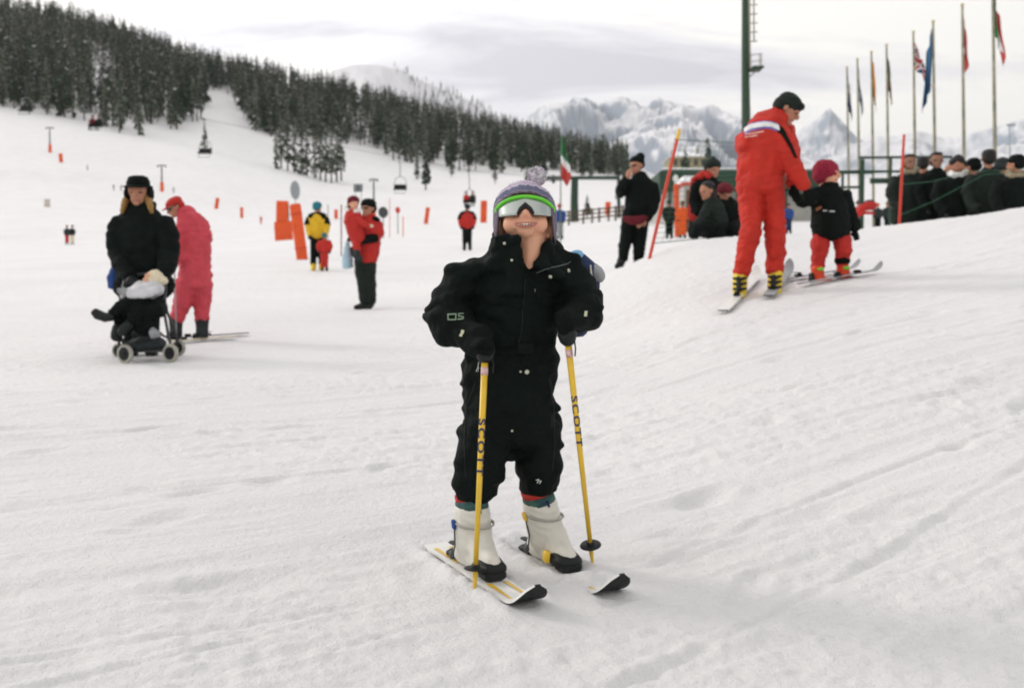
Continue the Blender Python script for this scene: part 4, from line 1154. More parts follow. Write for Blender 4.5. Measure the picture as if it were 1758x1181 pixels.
for top, tip, lab, yt in ((topLp, tipLp, 'yellow ski pole on the photo-left, standing in front of the child\'s suit', .165), (topRp, tipRp, 'yellow ski pole on the photo-right, clear of the child against the snow', .162)):
    o, sh, d = pole(lab, top, tip, YELPAINT, r=.0088, bas_r=.030, basz=.062, gl=.05)
    pole_text(o, sh, top, tip, yt, .145, .0086)
    mb = MB(); mb.tube([top + d * .035, top + d * .055], [.0093, .0093], n=12, round_=False); part(sh, 'band', mb, mat('pink_white_band', (.62, .42, .40), .5, .3, 120, 0))
    mb = MB(); q = top + np.array([.017, -.004, -.004]); mb.tube([q + np.array([-.006, 0, .02]), q, q + np.array([.004, .004, -.028]), q + np.array([.003, .008, -.046])], .002, .0065, n=6, ref=(0, 1, 0)); part(o, 'strap', mb, BLKPLAST)
for top, tip, sg in ((topLp, tipLp, -1), (topRp, tipRp, 1)):
    d = unit(tip - top); g = top - d * .034
    w = g + np.array([sg * -.0 + sg * .022, .045, .004])
    ch.part('glove', NAVYBLK, [hand(w, (-sg * .12, -1, 0), (-sg * 1, 0, 0), .092, side=sg, curl=62, fat=1.3), ('W', [w + np.array([0, .0, 0]), w + np.array([sg * .012, .05, .008])], [.026, .030])], vox=.0035, wr=(0, 1), inner=False, sm=2)

# ================================================================== mother, stroller and the toddler in it
mo = Fig('woman in black coat and brimmed black hat pushing the stroller', 243, 8.9)
mo.part('coat', BLACK, [('L', [(243, 357, 0, 26, 22), (243, 376, 0, 44, 28), (243, 400, 0, 47, 30), (243, 430, 0, 47, 31), (244, 460, 0, 47, 32), (244, 490, 0, 45, 31), (243, 516, 0, 40, 29)]),
    ('L', [(210, 380, 0, 19, 22), (202, 405, -.01, 20, 22), (203, 435, -.05, 19, 20), (212, 460, -.16, 16, 18), (224, 476, -.26, 13, 14)]),
    ('L', [(280, 380, 0, 19, 22), (288, 405, -.01, 20, 22), (290, 435, -.05, 19, 20), (286, 460, -.16, 16, 18), (279, 474, -.26, 12, 14)]),
    ('L', [(218, 356, .02, 10, 14), (243, 352, -.03, 18, 15), (264, 356, .02, 10, 14)]), ('B', (215, 490, .02), (20, 24, 24)), ('B', (282, 490, .02), (19, 22, 22))], wr=(1., 6.))
mo.part('trousers', BLACK, [('L', [(230, 505, .02, 20), (228, 545, .02, 16), (227, 582, .02, 14), (227, 596, .02, 13)]), ('L', [(258, 505, .02, 20), (259, 545, .02, 16), (260, 582, .02, 14), (260, 596, .02, 13)])])
for x in (226, 260): mo.part('boot', BLKPLAST, [('L', [(x, 594, .03, 10, 12), (x, 606, -.02, 10, 18), (x - 1, 608, -.12, 9, 14)])], wr=(0, 1), inner=False)
mo.head(238, 331, -.04, 46, yaw=6, pitch=-6)
mo.part('hat', BLACK, [('H', (0, -.02, .36), (.43, .48, .26)), ('H', (0, .0, .52), (.38, .42, .12)), ('H', (0, .06, .22), (.56, .64, .055)), ('H', (-.40, -.05, -.05), (.14, .3, .28)), ('H', (.40, -.05, -.05), (.14, .3, .28))], wr=(.2, 20), inner=False)
for sg, k in ((-1, 1.15), (1, .9)):
    mo.part('hair', HAIRY, [('L', [(238 + sg * 16, 335, -.01, 5, 9), (238 + sg * 20 * k, 346, -.06, 6, 9), (238 + sg * 23 * k, 357, -.09, 5, 8), (238 + sg * 25 * k, 366, -.10, 3, 5)])], wr=(.5, 30), inner=False)
for x, y, sg in ((226, 478, 1), (277, 476, -1)): mo.part('glove', BLKPLAST, [hand(mo.p(x, y - 2, -.28), (sg * .2, -.8, -.35), (0, -.3, -1), .18, side=sg, curl=60, fat=1.2)], vox=.006, wr=(0, 1), inner=False)
mo.body()
bag = Fig('blue shoulder bag hanging at the hip of the woman in black', 198, 8.95, base=P(198, 500, 8.95), name='shoulder_bag', cat='bag')
bag.part('bag_body', BLUEF, [('L', [(200, 462, 0, 9, 12), (197, 475, 0, 13, 16), (198, 492, 0, 13, 16)])], wr=(.6, 8), inner=False)
bag.part('strap', BLKPLAST, [('L', [(199, 458, 0, 2), (206, 425, -.14, 2), (218, 388, -.16, 2), (228, 365, -.1, 2)])], wr=(0, 1), inner=False)

SY = 8.35
st = Fig('dark four-wheeled stroller with cream tyres and a toddler on board', 250, SY, name='stroller', cat='stroller')
def stp(x, y, dy=0): return P(x, y, SY + dy)
def wheel(x, y, dy, r):
    c = stp(x, y, dy); g = gz(c[0], c[1]); r_ = r * SY / F; c[2] = g + r_ * .97
    ax = unit(np.array([.45, 1, 0])); u = np.array([0, 0, 1.]); w = np.cross(ax, u)
    mb = MB(); N = 26; rings = []
    for i in range(N + 1):
        a = 2 * math.pi * i / N; rd = u * math.sin(a) + w * math.cos(a)
        rings.append([c + rd * (r_ * .80 + r_ * .20 * math.cos(q)) + ax * r_ * .24 * math.sin(q) for q in [k * math.pi / 4 for k in range(8)]])
    mb.loft(rings, cap=False); wo = part(st.o, 'wheel', mb, RUBBER)
    mb = MB(); mb.tube([c - ax * r_ * .20, c + ax * r_ * .20], [r_ * .66, r_ * .66], n=20, round_=False); mb.tube([c - ax * r_ * .3, c + ax * r_ * .3], [r_ * .2, r_ * .2], n=12, round_=False); part(wo, 'hub', mb, BLKPLAST, auto=40)
    return c
w1 = wheel(215, 612, -.08, 17); w2 = wheel(293, 609, -.02, 16.5); w3 = wheel(203, 600, .42, 14); w4 = wheel(307, 600, .48, 15)
mb = MB()
for pts in ([w1 + np.array([0, .05, 0]), stp(206, 575, .02), stp(200, 540, .06), stp(210, 500, .22), stp(216, 474, .36)],
            [w2 + np.array([0, .05, 0]), stp(288, 570, .06), stp(281, 530, .08), stp(284, 500, .2), stp(284, 470, .34)],
            [w3, stp(206, 572, .3), stp(224, 540, .12)], [w4, stp(298, 560, .36), stp(282, 525, .12)],
            [stp(216, 474, .36), stp(250, 470, .40), stp(284, 470, .34)], [w1 + np.array([0, .05, .02]), w2 + np.array([0, .05, .02])], [w3, w4], [w1 + np.array([0, .05, .0]), w3], [w2 + np.array([0, .05, 0]), w4]):
    mb.tube(pts, .013, n=8)
part(st.o, 'frame', mb, DKSTEEL)
st.part('seat', BLACK, [('L', [(206, 530, -.02, 14, 22), (240, 532, -.02, 18, 30), (278, 528, .0, 16, 28)]), ('L', [(212, 512, .18, 9, 10), (248, 505, .2, 12, 12), (282, 502, .2, 10, 10)]), ('L', [(244, 548, -.03, 30, 18), (238, 566, -.04, 22, 14)]), ('L', [(206, 548, -.04, 11, 14), (204, 572, -.06, 10, 12)])], wr=(1., 8), inner=False)
st.part('basket', CHAR, [('L', [(222, 594, .1, 9, 34), (245, 592, .1, 15, 40), (276, 590, .12, 12, 38)]), ('L', [(232, 575, .16, 10, 14), (262, 574, .16, 12, 14)])], wr=(1., 9), inner=False)
st.part('footrest', BLKPLAST, [('L', [(203, 562, -.08, 9, 16), (200, 582, -.10, 9, 14)])], wr=(.4, 9), inner=False)
st.part('grey_bag', GREYF, [('B', (265, 572, -.06), (11, 9, 12), -30)], wr=(1., 14), inner=False)
for x, y in ((218, 473), (283, 469)):
    st.part('handle', BLKPLAST, [('L', [(x, y + 8, .30, 3), (x, y - 2, .36, 3.4), (x, y - 7, .42, 3)])], wr=(0, 1), inner=False)
tod = Fig('toddler in pale jacket and dark trousers lying back in the stroller', 245, SY, base=stp(245, 535, 0))
tod.part('jacket', PALEF, [('L', [(272, 492, .05, 16, 18), (252, 500, .0, 17, 20), (230, 506, -.04, 14, 18)]), ('L', [(268, 498, -.08, 9), (245, 506, -.15, 8), (222, 504, -.16, 7)]), ('L', [(258, 486, .1, 8), (238, 492, .02, 8), (222, 500, -.05, 7)]), ('B', (213, 506, -.05), (7, 12, 10))], wr=(.8, 12))
tod.part('trousers', BLACK, [('L', [(236, 512, -.02, 15, 18), (220, 522, -.08, 14, 16), (204, 530, -.12, 12, 13), (192, 540, -.14, 9, 10)]), ('L', [(246, 515, -.04, 15, 18), (238, 535, -.1, 13, 14), (226, 552, -.14, 11)])], wr=(.8, 12))
tod.part('boot', BLKPLAST, [('L', [(194, 543, -.14, 8, 9), (180, 545, -.15, 8.5, 9), (168, 540, -.15, 9, 9), (162, 535, -.15, 7, 8)])], wr=(.2, 12), inner=False)
tod.part('boot', BLKPLAST, [('L', [(222, 556, -.14, 9, 9), (212, 566, -.16, 9, 10), (206, 572, -.18, 7, 8)])], wr=(.2, 12), inner=False)
tod.head(262, 478, .02, 27, yaw=-38, pitch=30, roll=-30)
tod.part('fleece_hat', CREAM, [('H', (0, -.1, .14), (.52, .55, .50)), ('H', (.3, -.15, -.1), (.25, .4, .4)), ('B', (274, 481, .04), (15, 9, 16), -10)], wr=(.4, 30), inner=False)
for x, y in ((221, 504), (218, 501)): tod.part('mitten', GREYF, [('F', hand(tod.p(x, y, -.15), (-1, -.1, .15), (0, -1, 0), .1, curl=40, fat=1.4)[1])], vox=.006, wr=(0, 1), inner=False)
tod.body(SKINC)

# ================================================================== rose-red skier behind the stroller
pk = Fig('skier in rose-red one-piece and red cap bending forward behind the stroller', 330, 10.3)
pk.part('ski_suit', PINK, [('L', [(318, 362, 0, 14, 16), (327, 380, 0, 25, 24), (334, 402, 0, 29, 27), (336, 428, 0, 27, 27), (334, 450, 0, 27, 27), (335, 472, 0, 29, 29), (333, 488, 0, 28, 28)]),
    ('L', [(345, 384, .06, 15), (352, 410, .08, 14), (342, 432, 0, 12), (318, 440, -.12, 11), (305, 443, -.17, 9)]),
    ('L', [(316, 382, -.1, 12), (306, 410, -.14, 12), (303, 432, -.18, 11), (301, 442, -.2, 9)]),
    ('L', [(322, 485, -.02, 20, 24), (316, 510, -.04, 17, 20), (308, 535, -.04, 14, 16), (304, 548, -.03, 13, 14)]),
    ('L', [(346, 485, .04, 20, 24), (347, 512, .05, 17, 19), (347, 538, .05, 14, 15), (347, 550, .05, 13, 14)]), ('L', [(312, 366, .02, 9), (322, 362, .05, 11), (330, 372, .06, 12)])], wr=(1.2, 8))
pk.head(301, 356, -.04, 31, yaw=-62, pitch=-32)
pk.part('cap', RED, [('H', (0, -.06, .26), (.43, .50, .30)), ('H', (0, .52, .18), (.26, .24, .05)), ('H', (0, -.25, .0), (.40, .30, .30))], wr=(.2, 20), inner=False)
pk.part('goggles', DARKLENS, [('H', (0, .36, .06), (.40, .14, .12)), ('H', (0, .0, .1), (.45, .47, .06))], wr=(0, 1), inner=False)
for x, dy in ((302, -.03), (347, .05)):
    pk.part('ski_boot', CHAR, [('L', [(x, 548, dy, 12, 13), (x, 562, dy, 10.5, 13), (x, 574, dy - .02, 10, 15)]), ('L', [(x + 8, 577, dy, 6, 8), (x - 14, 578, dy - .03, 6, 8)])], wr=(0, 1), inner=False)
for x, y, sg in ((302, 446, 1), (303, 440, -1)): pk.part('glove', DKGREEN, [hand(pk.p(x, y - 3, -.18), (-.3, -.3, -1), (-1, 0, 0), .18, side=sg, curl=55, fat=1.2)], vox=.007, wr=(0, 1), inner=False)
pk.body()
ya = 10.25
for lab, xa, xb, Ya, Yb, xc in (('dark ski under the rose-red skier, reaching right of the boots', 425, 268, 10.75, 10.05, 347), ('dark and cream ski of the rose-red skier nearest the stroller', 405, 262, 10.3, 9.7, 302)):
    ski(lab, G(xa, Ya), G(xb, Yb), .3, top=BLKPLAST if 'reaching' in lab else CREAM, w=.085, tipl=.16, boot=G(xc, 10.25)[:2], lift=.03)
pole('pale grey ski pole held upright by the rose-red skier', pk.p(299, 452, -.22), G(303, 9.95), GREYF, r=.008, bas_r=.045, basz=.07)

# ================================================================== man in red carrying a child
rm = Fig('man in red jacket and black hat carrying a child on his arm', 630, 15.6)
rm.part('jacket', RED, [('L', [(632, 371, 0, 12, 12), (634, 384, 0, 20, 15), (634, 405, 0, 21, 17), (633, 428, 0, 20, 17), (630, 447, 0, 18, 16)]), ('L', [(648, 385, .02, 10, 12), (651, 400, -.02, 9.5, 11), (643, 411, -.1, 8, 9)])], wr=(.9, 7))
rm.part('sleeve_trim', BLACK, [('L', [(646, 409, -.10, 8.4, 9.5), (628, 411, -.17, 8, 9), (610, 414, -.18, 7, 8)]), ('B', (645, 377, -.02), (9, 6, 12), -20)], wr=(.5, 9), label='black forearm and shoulder panel')
rm.part('trousers', DKGREEN, [('L', [(620, 446, 0, 13, 14), (621, 470, 0, 12, 13), (625, 495, 0, 10.5, 12), (627, 519, 0, 9.5, 11)]), ('L', [(634, 446, .02, 13, 14), (635, 470, .03, 11, 13), (636, 495, .03, 10, 12), (637, 519, .03, 9.5, 11)])], wr=(.9, 8))
rm.part('boot', BLKPLAST, [('L', [(626, 521, 0, 7), (620, 526, -.03, 6), (609, 528, -.06, 4)])], wr=(0, 1), inner=False)
rm.part('boot', BLKPLAST, [('L', [(637, 521, .03, 7), (634, 526, -.02, 6), (626, 529, -.06, 4)])], wr=(0, 1), inner=False)
rm.head(632, 358, -.02, 29, yaw=-28, pitch=-4)
rm.part('hat', BLACK, [('H', (0, -.06, .24), (.47, .53, .36)), ('H', (0, -.2, .0), (.45, .38, .30))], wr=(.2, 20), inner=False)
rm.part('sunglasses', DARKLENS, [('H', (0, .38, .02), (.32, .10, .09))], wr=(0, 1), inner=False)
rm.part('glove', BLACK, [hand(rm.p(612, 413, -.19), (-1, -.1, .2), (0, 1, 0), .18, curl=30, fat=1.3)], vox=.008, wr=(0, 1), inner=False)
rm.body()
cc = Fig('child in red snowsuit with white fur hood carried on a man\'s arm', 607, 15.45, base=P(610, 440, 15.45))
cc.part('snowsuit', RED, [('L', [(606, 366, -.05, 14, 14), (606, 380, -.05, 16, 15), (610, 398, -.06, 15, 15), (615, 412, -.07, 13, 13)]), ('L', [(614, 376, -.15, 6), (626, 386, -.2, 6), (634, 390, -.18, 5)]), ('L', [(612, 410, -.1, 9), (612, 424, -.14, 7), (614, 432, -.14, 6)])], wr=(.8, 10))
cc.part('fur_hood', FUR, [('L', [(592, 357, -.02, 4, 5), (598, 363, -.1, 4, 5), (609, 364, -.13, 4, 5), (619, 361, -.08, 3.5, 5)]), ('L', [(592, 357, -.02, 4, 5), (604, 362, .06, 5, 5), (618, 360, .02, 3.5, 5)])], wr=(.6, 30), inner=False)
cc.head(607, 350, -.05, 23, yaw=25, pitch=0)
cc.part('knitted_hat', MAROON, [('H', (0, -.05, .24), (.48, .54, .38)), ('H', (0, -.2, .0), (.46, .38, .34))], wr=(.2, 20), inner=False)
cc.part('boot', CHAR, [('L', [(613, 430, -.14, 6), (613, 440, -.15, 6), (620, 446, -.18, 4.5)])], wr=(0, 1), inner=False)
cc.part('boot', CHAR, [('L', [(606, 426, -.02, 6), (607, 436, -.03, 6), (613, 443, -.06, 4.5)])], wr=(0, 1), inner=False)
cc.part('mitten', CREAM, [hand(cc.p(632, 389, -.19), (1, -.1, .1), (0, 1, 0), .1, curl=40, fat=1.5)], vox=.008, wr=(0, 1), inner=False)
cc.body(SKINC)
bb = Fig('pale blue plastic bag hanging beside the man in red', 597, 15.7, base=P(597, 465, 15.7), name='carrier_bag', cat='bag')
bb.part('bag_body', PALEBLUE, [('L', [(597, 412, 0, 3, 3), (596, 425, 0, 6, 6), (596, 445, 0, 10, 9), (597, 458, 0, 10.5, 9)])], wr=(1., 9), inner=False)
bb.part('handles', PALEBLUE, [('L', [(597, 413, 0, 1.6), (601, 404, -.05, 1.3), (608, 411, -.12, 1.3)])], wr=(0, 1), inner=False)

# ================================================================== instructor and pupil
IY = 8.3
ins = Fig('ski instructor in scarlet suit with striped back bending over a pupil', 1300, IY)
ins.part('jacket', INSTR, [('L', [(1338, 196, -.02, 17, 24), (1327, 208, 0, 30, 34), (1318, 228, 0, 41, 40), (1313, 256, 0, 45, 42), (1308, 282, 0, 44, 42), (1305, 306, 0, 41, 41), (1304, 322, 0, 40, 40)]),
    ('L', [(1336, 226, -.1, 20, 22), (1350, 262, -.16, 19, 20), (1366, 294, -.18, 16, 17), (1381, 320, -.16, 13, 14)]),
    ('L', [(1344, 222, .14, 20, 22), (1356, 255, .2, 18, 19), (1362, 290, .16, 15, 16), (1360, 316, .05, 13, 14)]),
    ('B', (1275, 248, .0), (13, 22, 30)), ('L', [(1334, 190, 0, 12, 18), (1342, 198, -.03, 14, 18)])], wr=(1.1, 7))
jk = ins.last; jbv = ins.bvh(jk)
ins.part('trousers', INSTR, [('L', [(1288, 318, 0, 24, 32), (1288, 350, 0, 21, 26), (1290, 385, -.04, 19, 23), (1286, 410, -.04, 18, 21), (1279, 440, 0, 16.5, 19), (1273, 470, .02, 16, 18)]),
    ('L', [(1320, 318, .02, 24, 32), (1325, 350, .02, 21, 26), (1331, 385, -.02, 18.5, 23), (1332, 412, -.02, 18, 20), (1331, 440, .02, 17, 18), (1329, 466, .04, 16.5, 18)])], wr=(1.1, 9))
ins.head(1352, 187, -.04, 46, yaw=72, pitch=-38)
ins.part('hat', DKGREEN, [('H', (0, -.05, .20), (.44, .50, .38)), ('H', (0, -.22, .0), (.42, .36, .40)), ('H', (0, .25, .32), (.36, .26, .16))], wr=(.25, 18), inner=False)
ins.part('hair', HAIRD, [('H', (0, -.22, -.22), (.34, .24, .28))], wr=(.3, 30), inner=False)
for x, y in ((1270, 490), (1330, 487)):
    bt = ins.part('ski_boot', YELBOOT, [('L', [(x + 1, y - 17, .02, 13, 15), (x, y, .0, 12.5, 17), (x - 1, y + 12, .02, 11, 26)])], wr=(0, 1), inner=False)
    for k in range(3): ins.part('boot_strap', BLKPLAST, [('L', [(x - 11, y - 12 + 9 * k, -.07, 2.2, 3), (x, y - 10 + 9 * k, -.10, 3.4, 3), (x + 11, y - 13 + 9 * k, -.07, 2.2, 3)])], vox=.005, wr=(0, 1), inner=False, par=bt)
    ins.part('boot_spine', BLKPLAST, [('L', [(x - 2, y - 14, -.08, 3.5, 5), (x - 2, y + 8, -.10, 4.5, 6)])], vox=.006, wr=(0, 1), inner=False, par=bt)
for x, y, dy, sg in ((1384, 325, -.16, 1), (1362, 322, .03, -1)): ins.part('glove', BLACK, [hand(ins.p(x, y, dy), (.35, .2, -.9), (.6, .6, 0), .19, side=sg, curl=38, fat=1.3)], vox=.007, wr=(0, 1), inner=False)
ins.body()
LAV = mat('lavender_trim', (.17, .13, .38), .7, .1, 20, .1, 50)
WTRIM = mat('white_trim', (.72, .72, .72), .7, .05, 20, .1, 50)
def band(pts, w):        # px polyline to a strip of quads of width w
    o = []
    for a, b_ in zip(pts[:-1], pts[1:]):
        o.append(((a[0], a[1] - w / 2), (b_[0], b_[1] - w / 2), (b_[0], b_[1] + w / 2), (a[0], a[1] + w / 2)))
    return o
arcp = [(1278, 225.5), (1288, 218.5), (1300, 215.5), (1313, 213.5), (1324, 214.5), (1332, 217.5), (1338, 221)]
ins.decal('lavender_stripe', jbv, band([(x, y + 1) for x, y in arcp], 14), LAV, off=.003, par=None, n=(4, 4))
ins.decal('white_stripe', jbv, band([(x, y) for x, y in arcp], 8), WTRIM, off=.006, n=(4, 4))
ins.decal('dark_stripe', jbv, [((1338, 214), (1346, 222), (1342, 232), (1334, 226)), ((1346, 222), (1360, 250), (1354, 252), (1340, 230)), ((1360, 250), (1369, 272), (1364, 272), (1354, 252))], BLACK, off=.005, n=(5, 5))
PALEPRINT = mat('faded_print', (.74, .42, .36), .7, .1, 60, 0)
for y0, x0, x1 in ((231, 1280, 1309), (236, 1279, 1299)):
    x = x0
    rg = random.Random(y0)
    while x < x1:
        w = rg.uniform(2.2, 4.6); y = y0 - (x - x0) * .16
        ins.decal('back_lettering', jbv, [((x, y - 1.3), (x + w, y - 1.6), (x + w, y + 1.1), (x, y + 1.4))], PALEPRINT, off=.003, n=(2, 2)); x += w + 1.0
idr = unit(np.array([.38, .93, 0]))
for lab, x, Yb, bk, fw in (('white-tailed ski under the instructor\'s photo-left boot', 1270, 8.3, .78, .95), ('dark-tipped ski under the instructor\'s photo-right boot', 1331, 8.34, .45, 1.0)):
    c = G(x, Yb); a = c - idr * bk; b_ = c + idr * fw; a[2] = gz(a[0], a[1]); b_[2] = gz(b_[0], b_[1])
    ski(lab, a, b_, .3, top=WHITEG if 'white' in lab else GREYF, w=.085, tipl=.2, curl=.07, boot=c[:2], lift=.03, bl=.3)

kid = Fig('small pupil in black jacket, berry knit hat and red trousers held by the instructor', 1425, 8.65)
kid.part('jacket', BLACK, [('L', [(1424, 318, 0, 16, 16), (1423, 330, 0, 27, 22), (1424, 350, 0, 30, 25), (1426, 372, 0, 32, 30), (1426, 388, 0, 34, 33), (1426, 398, 0, 33, 33)]),
    ('L', [(1402, 332, .0, 14, 15), (1390, 342, -.03, 13), (1378, 347, -.08, 11), (1372, 347, -.1, 10)]), ('L', [(1448, 332, .0, 13, 15), (1456, 352, .02, 12), (1464, 374, .02, 10.5), (1469, 394, .0, 9)])], wr=(.9, 9))
kb = kid.bvh()
kid.part('trousers', RED, [('L', [(1413, 396, 0, 16, 20), (1409, 415, 0, 17, 20), (1408, 432, 0, 15.5, 17), (1404, 448, 0, 12.5, 14), (1403, 460, 0, 11.5, 13)]), ('L', [(1440, 396, .02, 16, 20), (1446, 415, .02, 17, 20), (1448, 432, .02, 15.5, 17), (1446, 448, .02, 12.5, 14), (1446, 456, .02, 11.5, 13)])], wr=(1., 10))
kid.part('leg_band', BLACK, [('L', [(1446, 445, .02, 13.4, 15), (1446, 450, .02, 13, 14.6)])], wr=(0, 1), inner=False, vox=.005)
kid.head(1420, 299, 0, 41, yaw=58, pitch=-4)
kid.part('knitted_hat', BERRY, [('H', (0, -.08, .16), (.50, .56, .46)), ('H', (0, -.22, -.08), (.48, .40, .36))], wr=(.25, 30), inner=False)
for x, y, dy in ((1403, 474, -.02), (1447, 472, .02)):
    bt = kid.part('ski_boot', REDBOOT, [('L', [(x, y - 14, dy, 11, 12), (x + 1, y, dy, 11, 12), (x + 2, y + 8, dy, 10, 12)]), ('L', [(x + 4, y + 8, dy - .02, 9, 11), (x + 22, y + 11, dy - .05, 7, 9)])], wr=(0, 1), inner=False)
    kid.part('heel_spoiler', BLKPLAST, [('L', [(x - 10, y - 4, dy, 4, 9), (x - 9, y + 12, dy, 6, 10)])], vox=.006, wr=(0, 1), inner=False, par=bt)
    kid.part('buckle', GREENP, [('B', (x + 6, y - 12, dy - .06), (6, 3, 3))], vox=.005, wr=(0, 1), inner=False, par=bt)
kid.part('glove', BLACK, [hand(kid.p(1468, 396, 0), (.15, -.1, -1), (-.3, -1, 0), .115, curl=35, fat=1.5)], vox=.006, wr=(0, 1), inner=False)
kid.part('glove', BLACK, [hand(kid.p(1376, 347, -.1), (-1, -.2, .25), (0, 0, 1), .115, curl=35, fat=1.5)], vox=.006, wr=(0, 1), inner=False)
kid.body(SKINC)
TAN = mat('tan_patch', (.30, .13, .06), .7, .2, 40, 0)
kid.decal('sleeve_patch', kb, [((1400, 358), (1411, 353), (1411, 358), (1402, 363))], TAN, n=(3, 3))
kid.decal('back_print', kb, [((1413, 361), (1420, 361), (1420, 363), (1413, 363)), ((1424, 362), (1433, 362), (1433, 364), (1424, 364))], WHT, n=(3, 2))
for lab, xa, Ya, xb, Yb, xc, Yc in (('short grey ski under the pupil\'s nearer boot, tip pointing right', 1372, 8.35, 1516, 8.72, 1450, 8.6), ('short grey ski under the pupil\'s farther boot', 1345, 8.75, 1478, 9.05, 1406, 8.72)):
    ski(lab, G(xa, Ya), G(xb, Yb), .3, top=GREYF, w=.075, tipl=.14, curl=.05, lift=.03, boot=G(xc, Yc)[:2])

# ================================================================== man in black with a waist bag
mk = Fig('man in black jacket and black beanie holding a hand to his face', 1085, 15.2)
mk.part('jacket', BLACK, [('L', [(1098, 300, 0, 12, 13), (1099, 312, 0, 22, 17), (1100, 332, 0, 27, 19), (1098, 352, 0, 26, 19), (1093, 371, 0, 24, 18)]), ('L', [(1080, 314, 0, 11, 12), (1064, 330, -.05, 11, 12), (1066, 322, -.15, 9), (1076, 308, -.24, 7.5)]), ('L', [(1120, 318, 0, 11, 13), (1124, 340, 0, 11.5, 12), (1119, 362, -.06, 10, 11), (1108, 378, -.14, 8)])], wr=(.9, 7))
mk.part('trousers', BLACK, [('L', [(1082, 372, 0, 15, 16), (1077, 395, 0, 12.5, 14), (1073, 420, 0, 11, 12), (1069, 445, 0, 9, 10)]), ('L', [(1100, 372, .02, 15, 16), (1100, 395, .03, 13, 14), (1098, 420, .03, 11.5, 12), (1096, 445, .03, 10, 11)])], wr=(.9, 8))
mk.part('waist_bag', MAROON, [('L', [(1071, 375, -.16, 5, 6), (1084, 379, -.2, 8, 8), (1098, 378, -.19, 8, 8), (1110, 374, -.14, 5, 6)])], wr=(.5, 12), inner=False)
for x, dy in ((1066, 0), (1095, .03)): mk.part('boot', BLKPLAST, [('L', [(x + 1, 447, dy, 8), (x - 2, 455, dy - .03, 7), (x - 7, 458, dy - .1, 5)])], wr=(0, 1), inner=False)
mk.head(1093, 285, -.03, 29, yaw=-46, pitch=-4)
mk.part('beanie', BLACK, [('H', (0, -.06, .28), (.44, .50, .34)), ('H', (.1, -.25, .52), (.28, .30, .26)), ('H', (0, -.2, .05), (.42, .34, .28))], wr=(.3, 18), inner=False)
mk.part('sunglasses', DARKLENS, [('H', (0, .38, .03), (.34, .10, .09))], wr=(0, 1), inner=False)
mk.body(extra=[hand(mk.p(1077, 306, -.25), (.25, .1, 1), (.5, 1, .1), .185, side=-1, curl=32), ('W', [mk.p(1076, 309, -.24), mk.p(1077, 302, -.25)], [.035, .032]), hand(mk.p(1108, 379, -.16), (-.75, -.2, -.5), (-.2, .9, -.3), .185, curl=26), ('W', [mk.p(1110, 376, -.14), mk.p(1105, 382, -.17)], [.035, .032])], vox=.0075)

# ================================================================== seated group behind the bank
n1 = Fig('person in red and black jacket and dark green bobble hat sitting behind the snow bank', 1212, 14.6)
n1.part('jacket', BLACK, [('L', [(1218, 305, 0, 14, 14), (1214, 320, 0, 24, 18), (1210, 345, 0, 26, 20), (1208, 372, 0, 26, 22), (1210, 396, 0, 26, 22)]), ('L', [(1196, 318, -.06, 10), (1190, 345, -.1, 10), (1200, 366, -.22, 9)]), ('L', [(1232, 318, 0, 11), (1238, 345, -.1, 10), (1228, 366, -.22, 9)])], wr=(.9, 7))
nbv = n1.bvh()
n1.part('red_yoke', RED, [('L', [(1199, 306, -.02, 8, 13), (1208, 300, .03, 9, 12), (1218, 303, -.1, 7, 7)]), ('L', [(1190, 306, .0, 4, 8), (1186, 335, .02, 4, 8), (1185, 372, .02, 6, 10)]), ('L', [(1190, 374, -.06, 8, 10), (1202, 372, -.14, 6, 8)])], wr=(.5, 9), inner=False, label='red shoulders, back edge and hem of the jacket')
n1.part('trousers', BLACK, [('L', [(1212, 392, -.05, 18, 18), (1200, 390, -.35, 13), (1192, 395, -.5, 11), (1190, 404, -.55, 9)])], wr=(.8, 8))
n1.head(1224, 291, -.04, 29, yaw=18, pitch=-10)
n1.part('hat', DKGREEN, [('H', (0, -.06, .26), (.50, .54, .40)), ('H', (0, -.24, .0), (.46, .36, .36)), ('H', (0, -.1, .66), (.14, .14, .12))], wr=(.3, 24), inner=False)
n1.body()
n2 = Fig('long-haired person in dark coat sitting in profile in the seated group', 1216, 14.1)
n2.part('coat', DKGREEN, [('L', [(1220, 342, 0, 12, 12), (1224, 356, 0, 20, 17), (1228, 378, 0, 23, 20), (1228, 402, 0, 24, 20)]), ('L', [(1214, 356, -.1, 9), (1206, 376, -.18, 9), (1196, 386, -.26, 8)])], wr=(.9, 8))
n2.part('trousers', BLACK, [('L', [(1226, 398, -.05, 16), (1208, 388, -.3, 12), (1196, 394, -.4, 10), (1192, 406, -.42, 8)])], wr=(.8, 8))
n2.head(1214, 328, -.03, 29, yaw=-58, pitch=-14)
n2.part('hair', HAIRD, [('H', (0, -.10, .22), (.43, .47, .36)), ('H', (0, -.30, -.2), (.38, .26, .55)), ('H', (.2, -.2, -.5), (.24, .24, .4))], wr=(.3, 24), inner=False)
n2.body()
n3 = Fig('person in maroon hat and dark coat sitting hunched beside the instructor', 1246, 14.3)
n3.part('coat', BLACK, [('L', [(1246, 344, 0, 14, 14), (1250, 358, 0, 24, 19), (1252, 382, 0, 26, 22), (1252, 402, 0, 27, 22)]), ('L', [(1262, 356, -.05, 10), (1268, 378, -.12, 10), (1258, 394, -.22, 8)]), ('L', [(1236, 360, -.08, 9), (1230, 380, -.16, 9), (1240, 394, -.24, 8)])], wr=(.9, 8))
